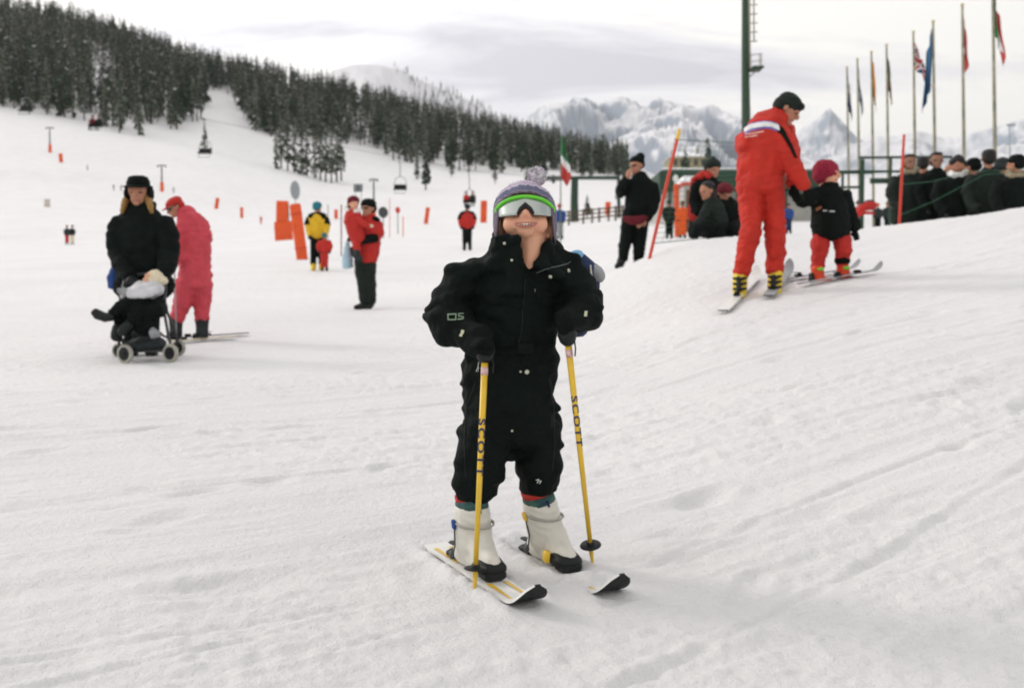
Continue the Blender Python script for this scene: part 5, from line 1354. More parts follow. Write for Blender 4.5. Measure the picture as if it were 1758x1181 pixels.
n3.part('trousers', BLACK, [('L', [(1250, 400, -.05, 16), (1240, 392, -.3, 12), (1234, 398, -.4, 10), (1234, 408, -.42, 8)]), ('L', [(1256, 400, -.05, 16), (1262, 390, -.3, 12), (1266, 398, -.4, 10), (1268, 408, -.42, 8)])], wr=(.8, 8))
n3.head(1244, 332, -.03, 29, yaw=12, pitch=-22)
n3.part('hat', MAROON, [('H', (0, -.04, .24), (.48, .54, .40)), ('H', (0, -.22, .0), (.46, .36, .34))], wr=(.3, 24), inner=False)
n3.body()

# ================================================================== spectators at the right edge
SKIND = mat('darker_skin', (.27, .14, .09), .65, .08, 20, .08, 90)  # darker tone than the other adults' skin, for the two facing men
TANF = mat('tan_fleece', (.30, .25, .17), .95, .2, 30, .6, 90)
def coat_person(label, x, Y, hy, hh, yaw, pitch, coat, hw, hatM=None, hairM=HAIRD, collar=None, hood=False, lean=0, legs=BLACK, bent=0, skin=SKIN):
    f = Fig(label, x, Y); gy = topx(G(x, Y))[1]; k = hh / 27.0
    top = hy + 14 * k; hip = top + 78 * k
    f.part('coat', coat, [('L', [(x, top + 2, 0, 10 * k, 11 * k), (x + lean * .1, top + 12 * k, 0, hw * .82, 15 * k), (x + lean * .3, top + 30 * k, 0, hw, 18 * k), (x + lean * .6, top + 55 * k, 0, hw, 18 * k), (x + lean, hip + 12 * k, 0, hw * 1.02, 18 * k)]),
        ('L', [(x - hw * .78, top + 16 * k, 0, 10 * k, 12 * k), (x - hw * 1.02, top + 38 * k, -.05, 9.5 * k), (x - hw * .8, top + 58 * k, -.15, 8.5 * k), (x - hw * .45, top + 62 * k, -.24, 7 * k)]),
        ('L', [(x + hw * .78, top + 16 * k, 0, 10 * k, 12 * k), (x + hw * 1.02, top + 38 * k, -.05, 9.5 * k), (x + hw * .85, top + 60 * k, -.1, 8.5 * k), (x + hw * .7, top + 74 * k, -.15, 7 * k)])], wr=(1., 6))
    f.part('trousers', legs, [('L', [(x + lean - 9 * k, hip, 0, 12 * k), (x + lean - 9 * k, (hip + gy) / 2, 0, 10 * k), (x + lean - 9 * k, gy - 8 * k, 0, 8 * k)]), ('L', [(x + lean + 9 * k, hip, .02, 12 * k), (x + lean + 9 * k, (hip + gy) / 2, .02, 10 * k), (x + lean + 9 * k, gy - 8 * k, .02, 8 * k)])], wr=(.8, 8))
    for sg in (-1, 1): f.part('boot', BLKPLAST, [('L', [(x + lean + sg * 9 * k, gy - 9 * k, 0, 7 * k), (x + lean + sg * 9 * k, gy - 3 * k, -.05, 6 * k), (x + lean + sg * 10 * k, gy - 2 * k, -.14, 4.5 * k)])], wr=(0, 1), inner=False)
    f.head(x, hy, -.02, hh, yaw=yaw, pitch=pitch)
    if hatM: f.part('hat', hatM, [('H', (0, -.06, .26), (.46, .52, .36)), ('H', (0, -.22, .0), (.44, .36, .32))], wr=(.3, 24), inner=False)
    else: f.part('hair', hairM, [('H', (0, -.12, .24), (.41, .44, .31)), ('H', (0, -.26, -.02), (.40, .26, .36)), ('H', (0, .18, .40), (.30, .24, .12))], wr=(.3, 30), inner=False)
    if collar: f.part('collar', collar, [('L', [(x - 12 * k, top - 1, .05, 5 * k, 7 * k), (x - 7 * k, top + 3 * k, -.10, 4.5 * k, 5 * k), (x + 8 * k, top + 3 * k, -.10, 4.5 * k, 5 * k), (x + 13 * k, top - 1, .05, 5 * k, 7 * k)])], wr=(.5, 30), inner=False)
    for sg, yy in ((-1, 62), (1, 74)): f.part('glove', BLKPLAST, [hand(f.p(x + sg * hw * (.5 if sg < 0 else .7), top + yy * k, -.2), (sg * .2, -.4, -1), (-sg, 0, 0), .18, side=sg, curl=45, fat=1.2)], vox=.01, wr=(0, 1), inner=False)
    f.body(skin)
    return f
coat_person('dark-haired man in black coat facing the camera right of the red slalom pole', 1561, 16.4, 279, 27, 8, -3, DKGREEN, 31, collar=TANF, skin=SKIND)
coat_person('dark-haired man in black coat, second face from the red slalom pole', 1608, 16.2, 276, 28, -8, -5, BLACK, 30, skin=SKIND)
coat_person('person with lowered dark head and pale fur collar among the spectators', 1643, 15.6, 283, 28, 70, -58, BLACK, 36, collar=FUR, lean=6)
coat_person('spectator with dark hair and black coat seen from behind beside the tallest flagpole', 1697, 15.4, 273, 30, 165, -2, DKGREEN, 37)
coat_person('spectator in black hat and beige collar at the right picture edge', 1744, 14.8, 283, 29, -140, -4, BLACK, 37, hatM=BLACK, collar=TANF)

coat_person('dark-coated spectator half hidden behind the two facing men', 1585, 17.2, 283, 26, 150, -6, BLACK, 30)
coat_person('hooded dark spectator squeezed between the lowered head and the tallest flagpole', 1670, 16.6, 288, 27, -150, -12, BLACK, 32, hatM=BLACK)
coat_person('dark spectator half hidden behind the beige-collared one', 1722, 16.4, 287, 27, 120, -6, BLACK, 32, hatM=CHAR)

# ================================================================== smaller figures further up the slope
def standing(label, x, y, H, jacket, legs, hat, yaw=0, wide=1.0, arms=(0, 0), Y=None, boots=BLKPLAST, skis=None, poles=None, group=None, shoulders=None, feet=True, skin=SKIN, far=False):
    q = hit(x, y) if Y is None else G(x, Y)
    Y = q[1]; x0, y0 = x, topx(q)[1]
    f = Fig(label, x, Y, base=q, group=group); h = H
    vx = max(.008, f.s * 1.35)
    A = lambda a, b_, dy=0, r=0, rd=None: (x0 + a * h, y0 - b_ * h, dy * H * f.s, r * h) + ((rd * h,) if rd else ())
    w = wide
    jp = [('L', [A(0, .83, 0, .05, .05), A(0, .79, 0, .095 * w, .075), A(0, .68, 0, .115 * w, .085), A(0, .56, 0, .108 * w, .085), A(0, .49, 0, .105 * w, .085)]),
          ('L', [A(-.10 * w, .78, 0, .05), A(-.145 * w, .66, -.02, .046), A(-.13 * w - arms[0] * .1, .56, -.06 - arms[0] * .1, .04), A(-.11 * w, .50 + arms[0] * .06, -.1 - arms[0] * .1, .033)]),
          ('L', [A(.10 * w, .78, 0, .05), A(.145 * w, .66, -.02, .046), A(.13 * w + arms[1] * .1, .56, -.06 - arms[1] * .1, .04), A(.11 * w, .50 + arms[1] * .06, -.1 - arms[1] * .1, .033)])]
    f.part('jacket', jacket, jp, vox=vx, wr=(.7, 8))
    f.part('trousers', legs, [('L', [A(-.045, .50, 0, .065, .07), A(-.055, .30, 0, .052), A(-.06, .08, 0, .042)]), ('L', [A(.045, .50, .01, .065, .07), A(.055, .30, .01, .052), A(.06, .08, .01, .042)])], vox=vx, wr=(.7, 8))
    if shoulders: f.part('shoulder_panel', shoulders, [('L', [A(-.11 * w, .775, 0, .056), A(0, .80, .01, .07), A(.11 * w, .775, 0, .056)]), ('L', [A(-.12 * w, .75, 0, .053), A(-.148 * w, .66, -.02, .05)]), ('L', [A(.12 * w, .75, 0, .053), A(.148 * w, .66, -.02, .05)])], vox=vx, wr=(.3, 8), inner=False)
    f.head(x0, y0 - .915 * h, 0, .145 * h, yaw=yaw, pitch=-4)
    f.part('hat', hat, [('H', (0, -.05, .24), (.46, .52, .38)), ('H', (0, -.2, .0), (.44, .36, .32))], vox=vx, wr=(0, 1), inner=False, sm=1)
    for sg in (-1, 1): f.part('boot', boots, [('L', [A(sg * .06, .085, 0, .045), A(sg * .06, .03, -.02, .043), A(sg * .065, .022, -.08, .03)])], vox=vx, wr=(0, 1), inner=False, sm=1)
    for sg, a in ((-1, arms[0]), (1, arms[1])): f.part('glove', BLKPLAST, [('L', [A(sg * .11 * w, .50 + a * .06, -.1 - a * .1, .033), A(sg * .105 * w, .465 + a * .07, -.12 - a * .1, .03)])], vox=vx, wr=(0, 1), inner=False, sm=1)
    f.body(skin, vox=vx, eyes=not far)
    return f, q
f, q = standing('skier in yellow jacket with black shoulders and blue hat beside the orange pads', 545, 465, 118, YELLOW, BLACK, TEAL, yaw=150, shoulders=BLACK, boots=YELBOOT)
f, q = standing('small child in red snowsuit and teal hat in front of the yellow-jacketed skier', 557, 466, 66, RED, RED, TEAL, yaw=170, wide=1.25)
f, q = standing('skier in red jacket with dark sleeves and black trousers left of the child\'s head', 802, 430, 80, RED, BLACK, CHAR, yaw=-160, wide=1.15, shoulders=BLACK)
f, q = standing('skier in blue jacket and red hat just right of the child\'s hat', 961, 411, 61, BLUEF, GREYF, RED, yaw=150)
f, q = standing('small dark-clad person beside the orange-suited child', 1149, 410, 66, DKGREEN, BLACK, CHAR, yaw=170, wide=1.1)
f, q = standing('child in an all-orange ski suit behind the seated group', 1172, 409, 64, ORANGE, ORANGE, HAIRB, yaw=150, wide=1.2, boots=CHAR)
f, q = standing('blue-jacketed person half hidden behind the instructor\'s arm', 1354, 378, 52, BLUEF, DKBLUE, DKBLUE, yaw=20, Y=34)
f, q = standing('dark-coated person beyond the pupil near the lift gate', 1474, 372, 58, DKGREEN, BLACK, MAROON, yaw=40, Y=32)
f, q = standing('person with orange hood at the lift gate', 1507, 368, 50, CHAR, BLACK, ORANGE, yaw=-30, Y=36)
f, q = standing('dark-clad person walking left of the red slalom pole', 1524, 372, 56, CHAR, BLACK, HAIRB, yaw=-60, Y=33)
f, q = standing('distant skier in dark jacket and red trousers, left of the far pair', 115, 420, 34, CHAR, RED, MAROON, yaw=60, far=True)
f, q = standing('distant skier in dark jacket and beige trousers, right of the far pair', 124, 420, 34, DKGREEN, CREAM, CHAR, yaw=-60, far=True)
f, q = standing('tiny pink-suited skier on the piste right of the rose-red skier', 448, 397, 17, PINK, PINK, RED, yaw=120, far=True)
for i, (x, y, lab) in enumerate([(150, 297, 'tiny dark skier high on the left piste, alone'), (195, 327, 'leftmost of two tiny dark skiers beside the black hat'), (208, 327, 'tiny dark skier touching the black hat\'s left side'), (298, 332, 'tiny dark skier below the T-shaped lift pylon')]):
    q = hit(x, y); standing(lab, x, y, 1.7 * F / q[1], CHAR if i else HAIRB, BLACK, CHAR, yaw=100, far=True)

# ================================================================== slalom poles, net and ropes on the snow bank
def slalom(label, x0, y0, x1, y1, r, M=REDPOLE, cap=None, Y=None, dtop=0):
    b = hit(x0, y0) if Y is None else G(x0, Y)
    tp = P(x1, y1, b[1] + dtop); d = unit(tp - b)
    o = root('slalom_pole', b, label, 'slalom pole')
    mb = MB(); L_ = np.linalg.norm(tp - b)
    mb.tube([b - d * .12, b + d * L_ * .5, b + d * (L_ - (.10 if cap else 0))], [r, r, r * .97], n=10); part(o, 'shaft', mb, M)
    if cap: mb = MB(); mb.tube([b + d * (L_ - .10), tp], [r * 1.08, r * 1.02], n=10); part(o, 'tip', mb, cap)
    return b, tp
b1, t1 = slalom('leaning red slalom pole with yellow tip beside the man in black', 1115, 444, 1166, 224, .020, cap=YELPAINT)
b2, t2 = slalom('red slalom pole in front of the spectators on the right', 1541, 381, 1552, 233, .017, Y=12.0)
b3, t3 = slalom('dark net post hidden behind the ski instructor', 1300, 404, 1304, 236, .015, M=DKGREEN)
def net(label, A0, A1, B0, B1, nu, nv, sag, r):
    """knotted safety net between two poles; A0/B0 lower ends, A1/B1 upper ends"""
    o = root('safety_net', (A0 + B0) / 2, label, 'net')
    def q(u, v):
        lo = A0 * (1 - u) + B0 * u; hi = A1 * (1 - u) + B1 * u; s_ = sag * math.sin(math.pi * u)
        p = lo * (1 - v) + hi * v; p = p + np.array([.03 * math.sin(u * 9 + v * 5), .05 * math.sin(u * 7 + 3 * v), -s_ * (v * .9 + .1)]); 
        g = float(ground0(p[0], p[1])); p[2] = max(p[2], g + .01); return p
    mb = MB()
    for j in range(1, nv): mb.tube([q(i / 20, j / nv) for i in range(21)], r, n=3, round_=False)
    for i in range(nu + 1): mb.tube([q(i / nu, j / 8) for j in range(9)], r, n=3, round_=False)
    no = part(o, 'mesh_cords', mb, NETG); no['kind'] = 'stuff'
    for v, nm in ((0, 'bottom_rope'), (1, 'top_rope')):
        mb = MB(); mb.tube([q(i / 24, v) for i in range(25)], r * 2.4, n=6); part(o, nm, mb, NETG)
d1 = unit(t1 - b1); L1 = np.linalg.norm(t1 - b1)
net('green safety net strung from the leaning red pole across the seated group', b1 + d1 * L1 * .12, b1 + d1 * L1 * .93, b3 + np.array([0, 0, .12]), t3, 34, 20, .10, .0026)
d2 = unit(t2 - b2); L2 = np.linalg.norm(t2 - b2)
for lab, a, pts in (('upper green rope running right from the red slalom pole over the dark coats', .45, [(1600, 312), (1660, 296), (1758, 290), (1860, 285)]), ('lower green rope rising right from the foot of the red slalom pole', .10, [(1600, 347), (1648, 322), (1690, 300), (1800, 292)])):
    p0 = b2 + d2 * L2 * a; mb = MB(); mb.tube([p0] + [P(x, y, 12.6 + (x - 1541) * .004) for x, y in pts], .004, n=6)
    single('rope', mb, NETG, p0, lab, 'rope')

# ================================================================== flagpoles with limp flags
FLAGC = {k: mat('flag_' + k, c, .8, .08, 6, .15, 20) for k, c in dict(white=(.70, .70, .70), red=(.46, .055, .045), green=(.03, .15, .055), blue=(.035, .11, .21), navy=(.02, .03, .10), orange=(.68, .24, .02), brown=(.22, .09, .03), olive=(.08, .085, .05), grey=(.24, .26, .30)).items()}
def flag_mesh(par, Pt, w, h, cols, pat, sp=.5, lean=1, seed=0, drop=.75):
    """limp cloth: gathered towards the pole, its free end sinking and folding"""
    nu, nv = 26, 22; rg = np.random.default_rng(seed); ph = rg.uniform(0, 6.28, 4); vs = []
    for j in range(nv + 1):
        v = j / nv
        for i in range(nu + 1):
            u = i / nu
            fold = .10 * w * math.sin(u * 13 + ph[0] + v * 2.2) * (u ** .4) * (.6 + .6 * v)
            out_ = w * sp * (u - .30 * u * u) * (.45 + .75 * v) + .05 * w * math.sin(u * 8 + ph[1]) * u
            vs.append(Pt + np.array([lean * (out_ + .03), fold + .04 * math.sin(v * 6 + ph[2]), -v * h - w * drop * u ** 1.25]))
    fs = []; mi = []
    for j in range(nv):
        for i in range(nu):
            a = j * (nu + 1) + i; fs.append((a, a + 1, a + nu + 2, a + nu + 1)); mi.append(pat((i + .5) / nu, (j + .5) / nv))
    o = part(par, 'flag', (np.array(vs), fs, mi), [FLAGC[c] for c in cols])
    md = o.modifiers.new('t', 'SOLIDIFY'); md.thickness = .006
def vert3(u, v): return min(2, int(u * 3))
def hor3(u, v): return min(2, int(v * 3))
def plain(u, v): return 0
def union(u, v):
    if abs(u - .5) < .06 or abs(v - .5) < .1: return 0
    if abs(u - .5) < .11 or abs(v - .5) < .18: return 1
    d = min(abs(u - v), abs(u - 1 + v)); return 0 if d < .05 else (1 if d < .13 else 2)
FL = [(1454, 118, ('white', 'grey', 'navy'), hor3, .30, 1, 'thin flagpole farthest left with limp white and grey flag', .9, 1.5),
      (1472, 104, ('white', 'navy', 'grey'), hor3, .34, 1, 'second flagpole from the left with limp white and navy flag', .9, 1.5),
      (1496, 92, ('orange', 'orange', 'brown'), hor3, .30, 1, 'flagpole with limp orange and brown flag', .9, 1.5),
      (1522, 80, ('olive', 'olive', 'brown'), hor3, .30, 1, 'flagpole with limp olive-grey flag', .9, 1.4),
      (1568, 58, ('red', 'white', 'navy'), union, .62, 1, 'flagpole with red, white and navy crossed flag spread widest', 1.2, 1.0),
      (1602, 40, ('blue', 'blue', 'blue'), plain, .34, -1, 'flagpole with long plain blue flag', 1.0, 2.2),
      (1652, 12, ('white', 'red', 'red'), vert3, .22, 1, 'flagpole with furled white and red flag', .9, 1.2),
      (1704, -24, ('green', 'white', 'red'), vert3, .40, 1, 'tallest flagpole at the right with green, white and red flag cut by the picture top', 1.1, 1.3)]
for i, (x, yt, cols, pat, sp, ln, lab, fw, fh) in enumerate(FL):
    Y = 12647 / (395 - yt); b = G(x + (4 if i == 7 else 2), Y); tp = P(x, yt, Y)
    o = root('flagpole', b, lab, 'flagpole')
    mb = MB(); mb.tube([b - np.array([0, 0, .3]), b * .5 + tp * .5, tp], [.062, .055, .04], n=10); part(o, 'pole', mb, mat('pole_paint', (.16, .17, .12), .5, .25, 3, .05, 20, hue=(.40, .36, .26)))
    mb = MB(); mb.ell(tp + np.array([0, 0, .05]), (np.array([.06, 0, 0]), np.array([0, .06, 0]), np.array([0, 0, .06]))); part(o, 'finial', mb, mat('finial_paint', (.45, .38, .20), .4, .1, 10, 0))
    flag_mesh(o, tp - np.array([0, 0, .18 if i != 4 else .35]), fw, fh, cols, pat, sp, ln, seed=i + 3, drop=.55 if i == 4 else .85)
# Italian flag on a thin pole behind the child's hat
b = hit(962, 432); Yi = b[1]; tp = P(963, 232, Yi)
o = root('flagpole', b, 'thin pole with limp green, white and red flag just right of the child\'s hat', 'flagpole')
mb = MB(); mb.tube([b - np.array([0, 0, .2]), tp], [.022, .016], n=8); part(o, 'pole', mb, mat('thin_pole_paint', (.10, .14, .10), .5, .2, 6, 0))
vs = []; fs = []; mi = []
s_ = Yi / F; N = 18
prof = [(232, 0, 3), (250, 0, 8), (268, 0, 9), (280, 1, 14), (292, 1, 17), (304, 0, 18), (314, 6, 14), (319, 9, 11)]
for j in range(N + 1):
    y = 236 + (319 - 236) * j / N; l_ = np.interp(y, [p[0] for p in prof], [p[1] for p in prof]); r_ = np.interp(y, [p[0] for p in prof], [p[2] for p in prof])
    for i in range(13):
        u = i / 12; vs.append(P(963 + l_ + (r_ - l_) * u, y, Yi + .05 * math.sin(u * 9 + j * .35) - .03))
for j in range(N):
    for i in range(12):
        a = j * 13 + i; fs.append((a, a + 1, a + 14, a + 13)); y = 236 + 83 * (j + .5) / N; k = (y - 236) / 83 - .22 * (i / 12 - .3)
        mi.append(0 if k < .42 else (1 if k < .62 else 2))
fo = part(o, 'flag', (np.array(vs), fs, mi), [FLAGC['green'], FLAGC['white'], FLAGC['red']]); md = fo.modifiers.new('t', 'SOLIDIFY'); md.thickness = .008

# ================================================================== floodlight mast with ladder
MY = 44.0; b = G(1281, MY); k = MY / F
o = root('mast', b, 'tall dark green steel mast with ladder and small platform behind the instructor', 'mast')
mb = MB(); mb.tube([b - np.array([0, 0, .5]), P(1281, 230, MY), P(1279.5, 100, MY), P(1279, -190, MY)], [8.6 * k, 8.0 * k, 6.4 * k, 4.6 * k], n=16); part(o, 'column', mb, POLEGRN)
LADM = mat('ladder_steel', (.30, .27, .22), .5, .2, 8, 0)
for dx_ in (0, 7):
    mb = MB(); mb.tube([P(1287.5 + dx_, 118 if dx_ == 0 else 72, MY - .1), P(1286.5 + dx_, -180, MY - .1)], .035, n=6); part(o, 'ladder_rail', mb, LADM)
for i in range(17):
    y = 72 - i * 15.6; mb = MB(); mb.tube([P(1286, y, MY - .1), P(1300, y - 1, MY - .1)], .028, n=6); part(o, 'ladder_rung', mb, LADM)
for y in (25, 80, 96): mb = MB(); mb.tube([P(1281, y, MY), P(1288, y, MY - .1)], .03, n=6); part(o, 'bracket', mb, LADM)
c = P(1298, 119, MY - .2); mb = MB(); mb.box(c, 19 * k, .9, .09, bev=.01); pl = part(o, 'platform', mb, DKGRNP, auto=40)
for x in (1289, 1304, 1307): mb = MB(); mb.tube([P(x, 118, MY - .5), P(x, 93, MY - .5)], .022, n=6); part(pl, 'railing_post', mb, LADM)
for y in (93.5, 105): mb = MB(); mb.tube([P(1288, y + 1.5, MY - .5), P(1308, y - 1, MY - .5)], .02, n=6); part(pl, 'handrail', mb, LADM)
mb = MB(); mb.tube([P(1285, 134, MY), P(1300, 121, MY - .2)], .03, n=6); part(pl, 'strut', mb, LADM)
for sg in (-1, 1):
    mb = MB(); mb.box(P(1279 + sg * 26, -196, MY), .9, .4, .6, bev=.05); part(o, 'floodlight', mb, GREYPAINT, auto=40)
mb = MB(); mb.box(P(1279, -190, MY), 80 * k, .12, .12, bev=.02); part(o, 'crossarm', mb, POLEGRN, auto=40)
# thin far lamp post
LY = 75.0; b = G(1733, LY); tp = P(1733, 216, LY); o = root('lamp_post', b, 'thin far lamp post between the tallest flagpole and the picture edge', 'lamp post')
mb = MB(); mb.tube([b - np.array([0, 0, .2]), tp], [.07, .05], n=8); part(o, 'post', mb, GREYPAINT)
mb = MB(); mb.box(tp + np.array([.12, 0, .05]), .62, .25, .14, bev=.03); part(o, 'lamp_head', mb, GREYPAINT, auto=40)

# ================================================================== lift gate of dark beams on the right
GY = 29.0; kk = GY / F; b = G(1500, GY)
o = root('lift_gate', b, 'dark green gate frame of posts and beams behind the pupil', 'gate')
for x, yt, w in ((1478, 274, 7), (1445, 294, 4), (1527, 272, 4), (1548, 268, 5), (1632, 270, 4)):
    g = G(x, GY); tpz = P(x, yt, GY); mb = MB(); mb.box((g + tpz) / 2 - np.array([0, 0, .1]), w * kk, w * kk, tpz[2] - g[2] + .2, bev=.01); part(o, 'post', mb, DKGRNP, auto=40)
for xa, xb, y, w in ((1474, 1634, 271, 4.0), (1440, 1500, 296, 6), (1500, 1634, 295, 4), (1494, 1634, 311, 9), (1440, 1478, 322, 4)):
    a, c = P(xa, y, GY + .08), P(xb, y - (xb - xa) * .008, GY + .08); mb = MB(); mb.box((a + c) / 2, np.linalg.norm(c - a), .09, w * kk, (unit(c - a), (0, 1, 0), np.cross(unit(c - a), (0, 1, 0)) * 1), bev=.01); part(o, 'beam', mb, DKGRNP, auto=40)
# red plastic sled leaning at the gate
sl = Fig('red plastic sled leaning on the snow right of the pupil', 1484, 26.0, name='sled', cat='sled')
sl.part('shell', RED, [('L', [(1470, 370, 0, 4, 8), (1476, 360, 0, 7, 12), (1486, 354, .05, 8, 14), (1499, 354, .1, 7, 12)]), ('L', [(1471, 372, -.1, 3), (1482, 366, -.15, 3), (1500, 366, -.05, 3)])], vox=.02, wr=(.3, 6), inner=False)
sl.part('seat_pad', CHAR, [('L', [(1478, 352, 0, 3, 6), (1490, 347, .05, 4, 8), (1498, 346, .1, 3, 6)])], vox=.02, wr=(0, 1), inner=False)

# ================================================================== buildings
def pbox(par, nm, x0, x1, y0, y1, Y, dep, M, bev=.02, dz0=0):
    a, c = P(x0, y1, Y), P(x1, y0, Y); mb = MB()
    mb.box(((a + c) / 2) + np.array([0, dep / 2, 0]), abs(c[0] - a[0]), dep, abs(c[2] - a[2]), bev=bev); return part(par, nm, mb, M, auto=40)
BY = 58.0; gb = topx(G(1270, BY))[1]
o = root('lift_station', G(1270, BY), 'long low building with flat dark green roof edge behind the seated group', 'building')
wl = pbox(o, 'wall', 1142, 1408, 322, gb + 4, BY, 8, GREYWALL)
pbox(o, 'roof', 1132, 1418, 293, 326, BY - .9, 10, DKGRNP, .05); pbox(o, 'roof_snow', 1136, 1414, 288.5, 292.5, BY - .5, 9.2, SNOWROOF, .06)
for x in (1150, 1200, 1252, 1300, 1350, 1396): pbox(o, 'post', x - 2, x + 2, 326.5, gb + 3, BY - .7, .14, DKGRNP, .01)
for x in (1160, 1212, 1264, 1316, 1366):
    w = pbox(wl, 'window', x, x + 30, 332, 350, BY - .06, .12, DKGRNP, .01); pbox(w, 'pane', x + 2, x + 28, 334, 348, BY - .10, .06, GLASSD, .005)
HY = 210.0; gh = topx(G(1180, HY))[1]
o = root('house', G(1180, HY), 'pale yellow house with dark windows and snowy roof beyond the net', 'house')
wl = pbox(o, 'wall', 1151, 1213, 269, gh + 3, HY, 9, PLASTER, .03)
for x in (1157, 1168, 1179, 1192, 1204):
    for y in (274, 292):
        w = pbox(wl, 'window', x, x + 6, y, y + 10, HY - .1, .2, WOOD, .02); pbox(w, 'pane', x + 1, x + 5, y + 1, y + 9, HY - .16, .1, GLASSD, .01)
a, c = P(1148, 269, HY - .6), P(1216, 269, HY - .6); z = P(1182, 258, HY)[2] - a[2]; rf = MB(); dpt = np.array([0, 10.2, 0])
rf.add([a, c, c + dpt, a + dpt, a + np.array([2.5, 4.5, z]), c + np.array([-2.5, 4.5, z]), c + np.array([-2.5, 5.5, z]), a + np.array([2.5, 5.5, z])], [(0, 1, 5, 4), (1, 2, 6, 5), (2, 3, 7, 6), (3, 0, 4, 7), (4, 5, 6, 7), (3, 2, 1, 0)])
rfo = part(o, 'roof', rf, SNOWROOF, False)
pbox(rfo, 'chimney', 1196, 1200, 254, 264, HY + 3.5, .6, PLASTER, .02)
# ticket hut with snowy roof
KY = 41.0; gk = topx(G(1185, KY))[1]
o = root('ticket_hut', G(1186, KY), 'narrow pale hut with snow-covered roof left of the seated group', 'hut')
wl = pbox(o, 'wall', 1174, 1216, 317, gk + 3, KY, 1.6, GREYWALL)
rfo = pbox(o, 'roof', 1171, 1219, 313, 317.5, KY - .12, 1.9, REDPOLE, .02)
a, c = P(1170, 313, KY - .1), P(1220, 313, KY - .1); z = .30; mb = MB(); dpt = np.array([0, 1.9, 0]); i_ = np.array([.16, .3, z]); j_ = np.array([-.16, .3, z])
mb.add([a, c, c + dpt, a + dpt, a + i_, c + j_, c + dpt + j_ * np.array([1, -1, 1]), a + dpt + i_ * np.array([1, -1, 1])], [(0, 1, 5, 4), (1, 2, 6, 5), (2, 3, 7, 6), (3, 0, 4, 7), (4, 5, 6, 7), (3, 2, 1, 0)]); part(rfo, 'roof_snow', mb, SNOWROOF, False)
pbox(wl, 'door', 1178, 1190, 326, gk + 1, KY - .05, .1, WOOD, .01)
# orange padded post with white cap
OY = 36.0; b = G(1162, OY); go = topx(b)[1]; o = root('padded_post', b, 'orange padded post with white round cap above the orange-suited child', 'post')
mb = MB(); mb.tube([b - np.array([0, 0, .1]), P(1161, 317, OY)], [4.6 * OY / F, 4.6 * OY / F], n=14, round_=False); part(o, 'pad', mb, ORPAD, auto=50)
for i in range(4):
    y = 325 + i * 13; c = P(1161.2, y, OY); mb = MB(); mb.tube([c - np.array([0, 0, .02]), c + np.array([0, 0, .02])], [4.9 * OY / F] * 2, n=14, round_=False); part(o, 'strap', mb, REDPOLE, auto=50)
c = P(1160, 307, OY); mb = MB(); mb.tube([P(1161, 318, OY), P(1160.5, 311, OY)], [.05, .06], n=10); mb.ell(c, (np.array([.10, 0, 0]), np.array([0, .10, 0]), np.array([0, 0, .14]))); part(o, 'cap', mb, WHITEG)

# ================================================================== chairlift: station, cable, chairs
CH = [(45, 190, 88), (165, 217, 88), (352, 263, 89), (687, 325, 90), (806, 347, 91)]
CABLE = [(-260, 62, 87), (45, 134, 88), (165, 163, 88), (352, 205, 89), (510, 238, 89.5), (684, 271, 90), (807, 293, 91), (930, 305, 92), (985, 305, 92)]
LQ = G(986, 92)
o = root('lift_station', LQ, 'dark green chairlift end column with long horizontal beam right of the child\'s hat', 'lift station')
mb = MB(); k9 = 92 / F; mb.tube([LQ - np.array([0, 0, .4]), P(986, 345, 92), P(987, 306, 92)], [7.6 * k9, 6.6 * k9, 5.8 * k9], n=16, round_=False); part(o, 'column', mb, DKGRNP, auto=50)
mb = MB(); a, c = P(938, 304.5, 92), P(1062, 307, 92); mb.box((a + c) / 2, np.linalg.norm(c - a), .7, 5 * k9, bev=.05); part(o, 'beam', mb, DKGRNP, auto=40)
g2_ = G(1062, 92.2); tp = P(1062, 306, 92.2); mb = MB(); mb.tube([g2_ - np.array([0, 0, .3]), tp], [.18, .15], n=10); part(o, 'post', mb, DKGRNP)
c = P(950, 309, 92); mb = MB(); mb.tube([c + np.array([0, 0, .0]), c + np.array([0, 0, .14])], [1.0, 1.0], n=28, round_=False); mb.tube([c + np.array([0, 0, -.2]), c + np.array([0, 0, .3])], [.15, .15], n=10); part(o, 'bullwheel', mb, DKSTEEL, auto=40)
mb = MB(); mb.tube([P(*q) for q in CABLE], .013, n=6); single('lift_cable', mb, DKSTEEL, P(*CABLE[0]), 'thin chairlift cable crossing above the left piste down to the station', 'cable')
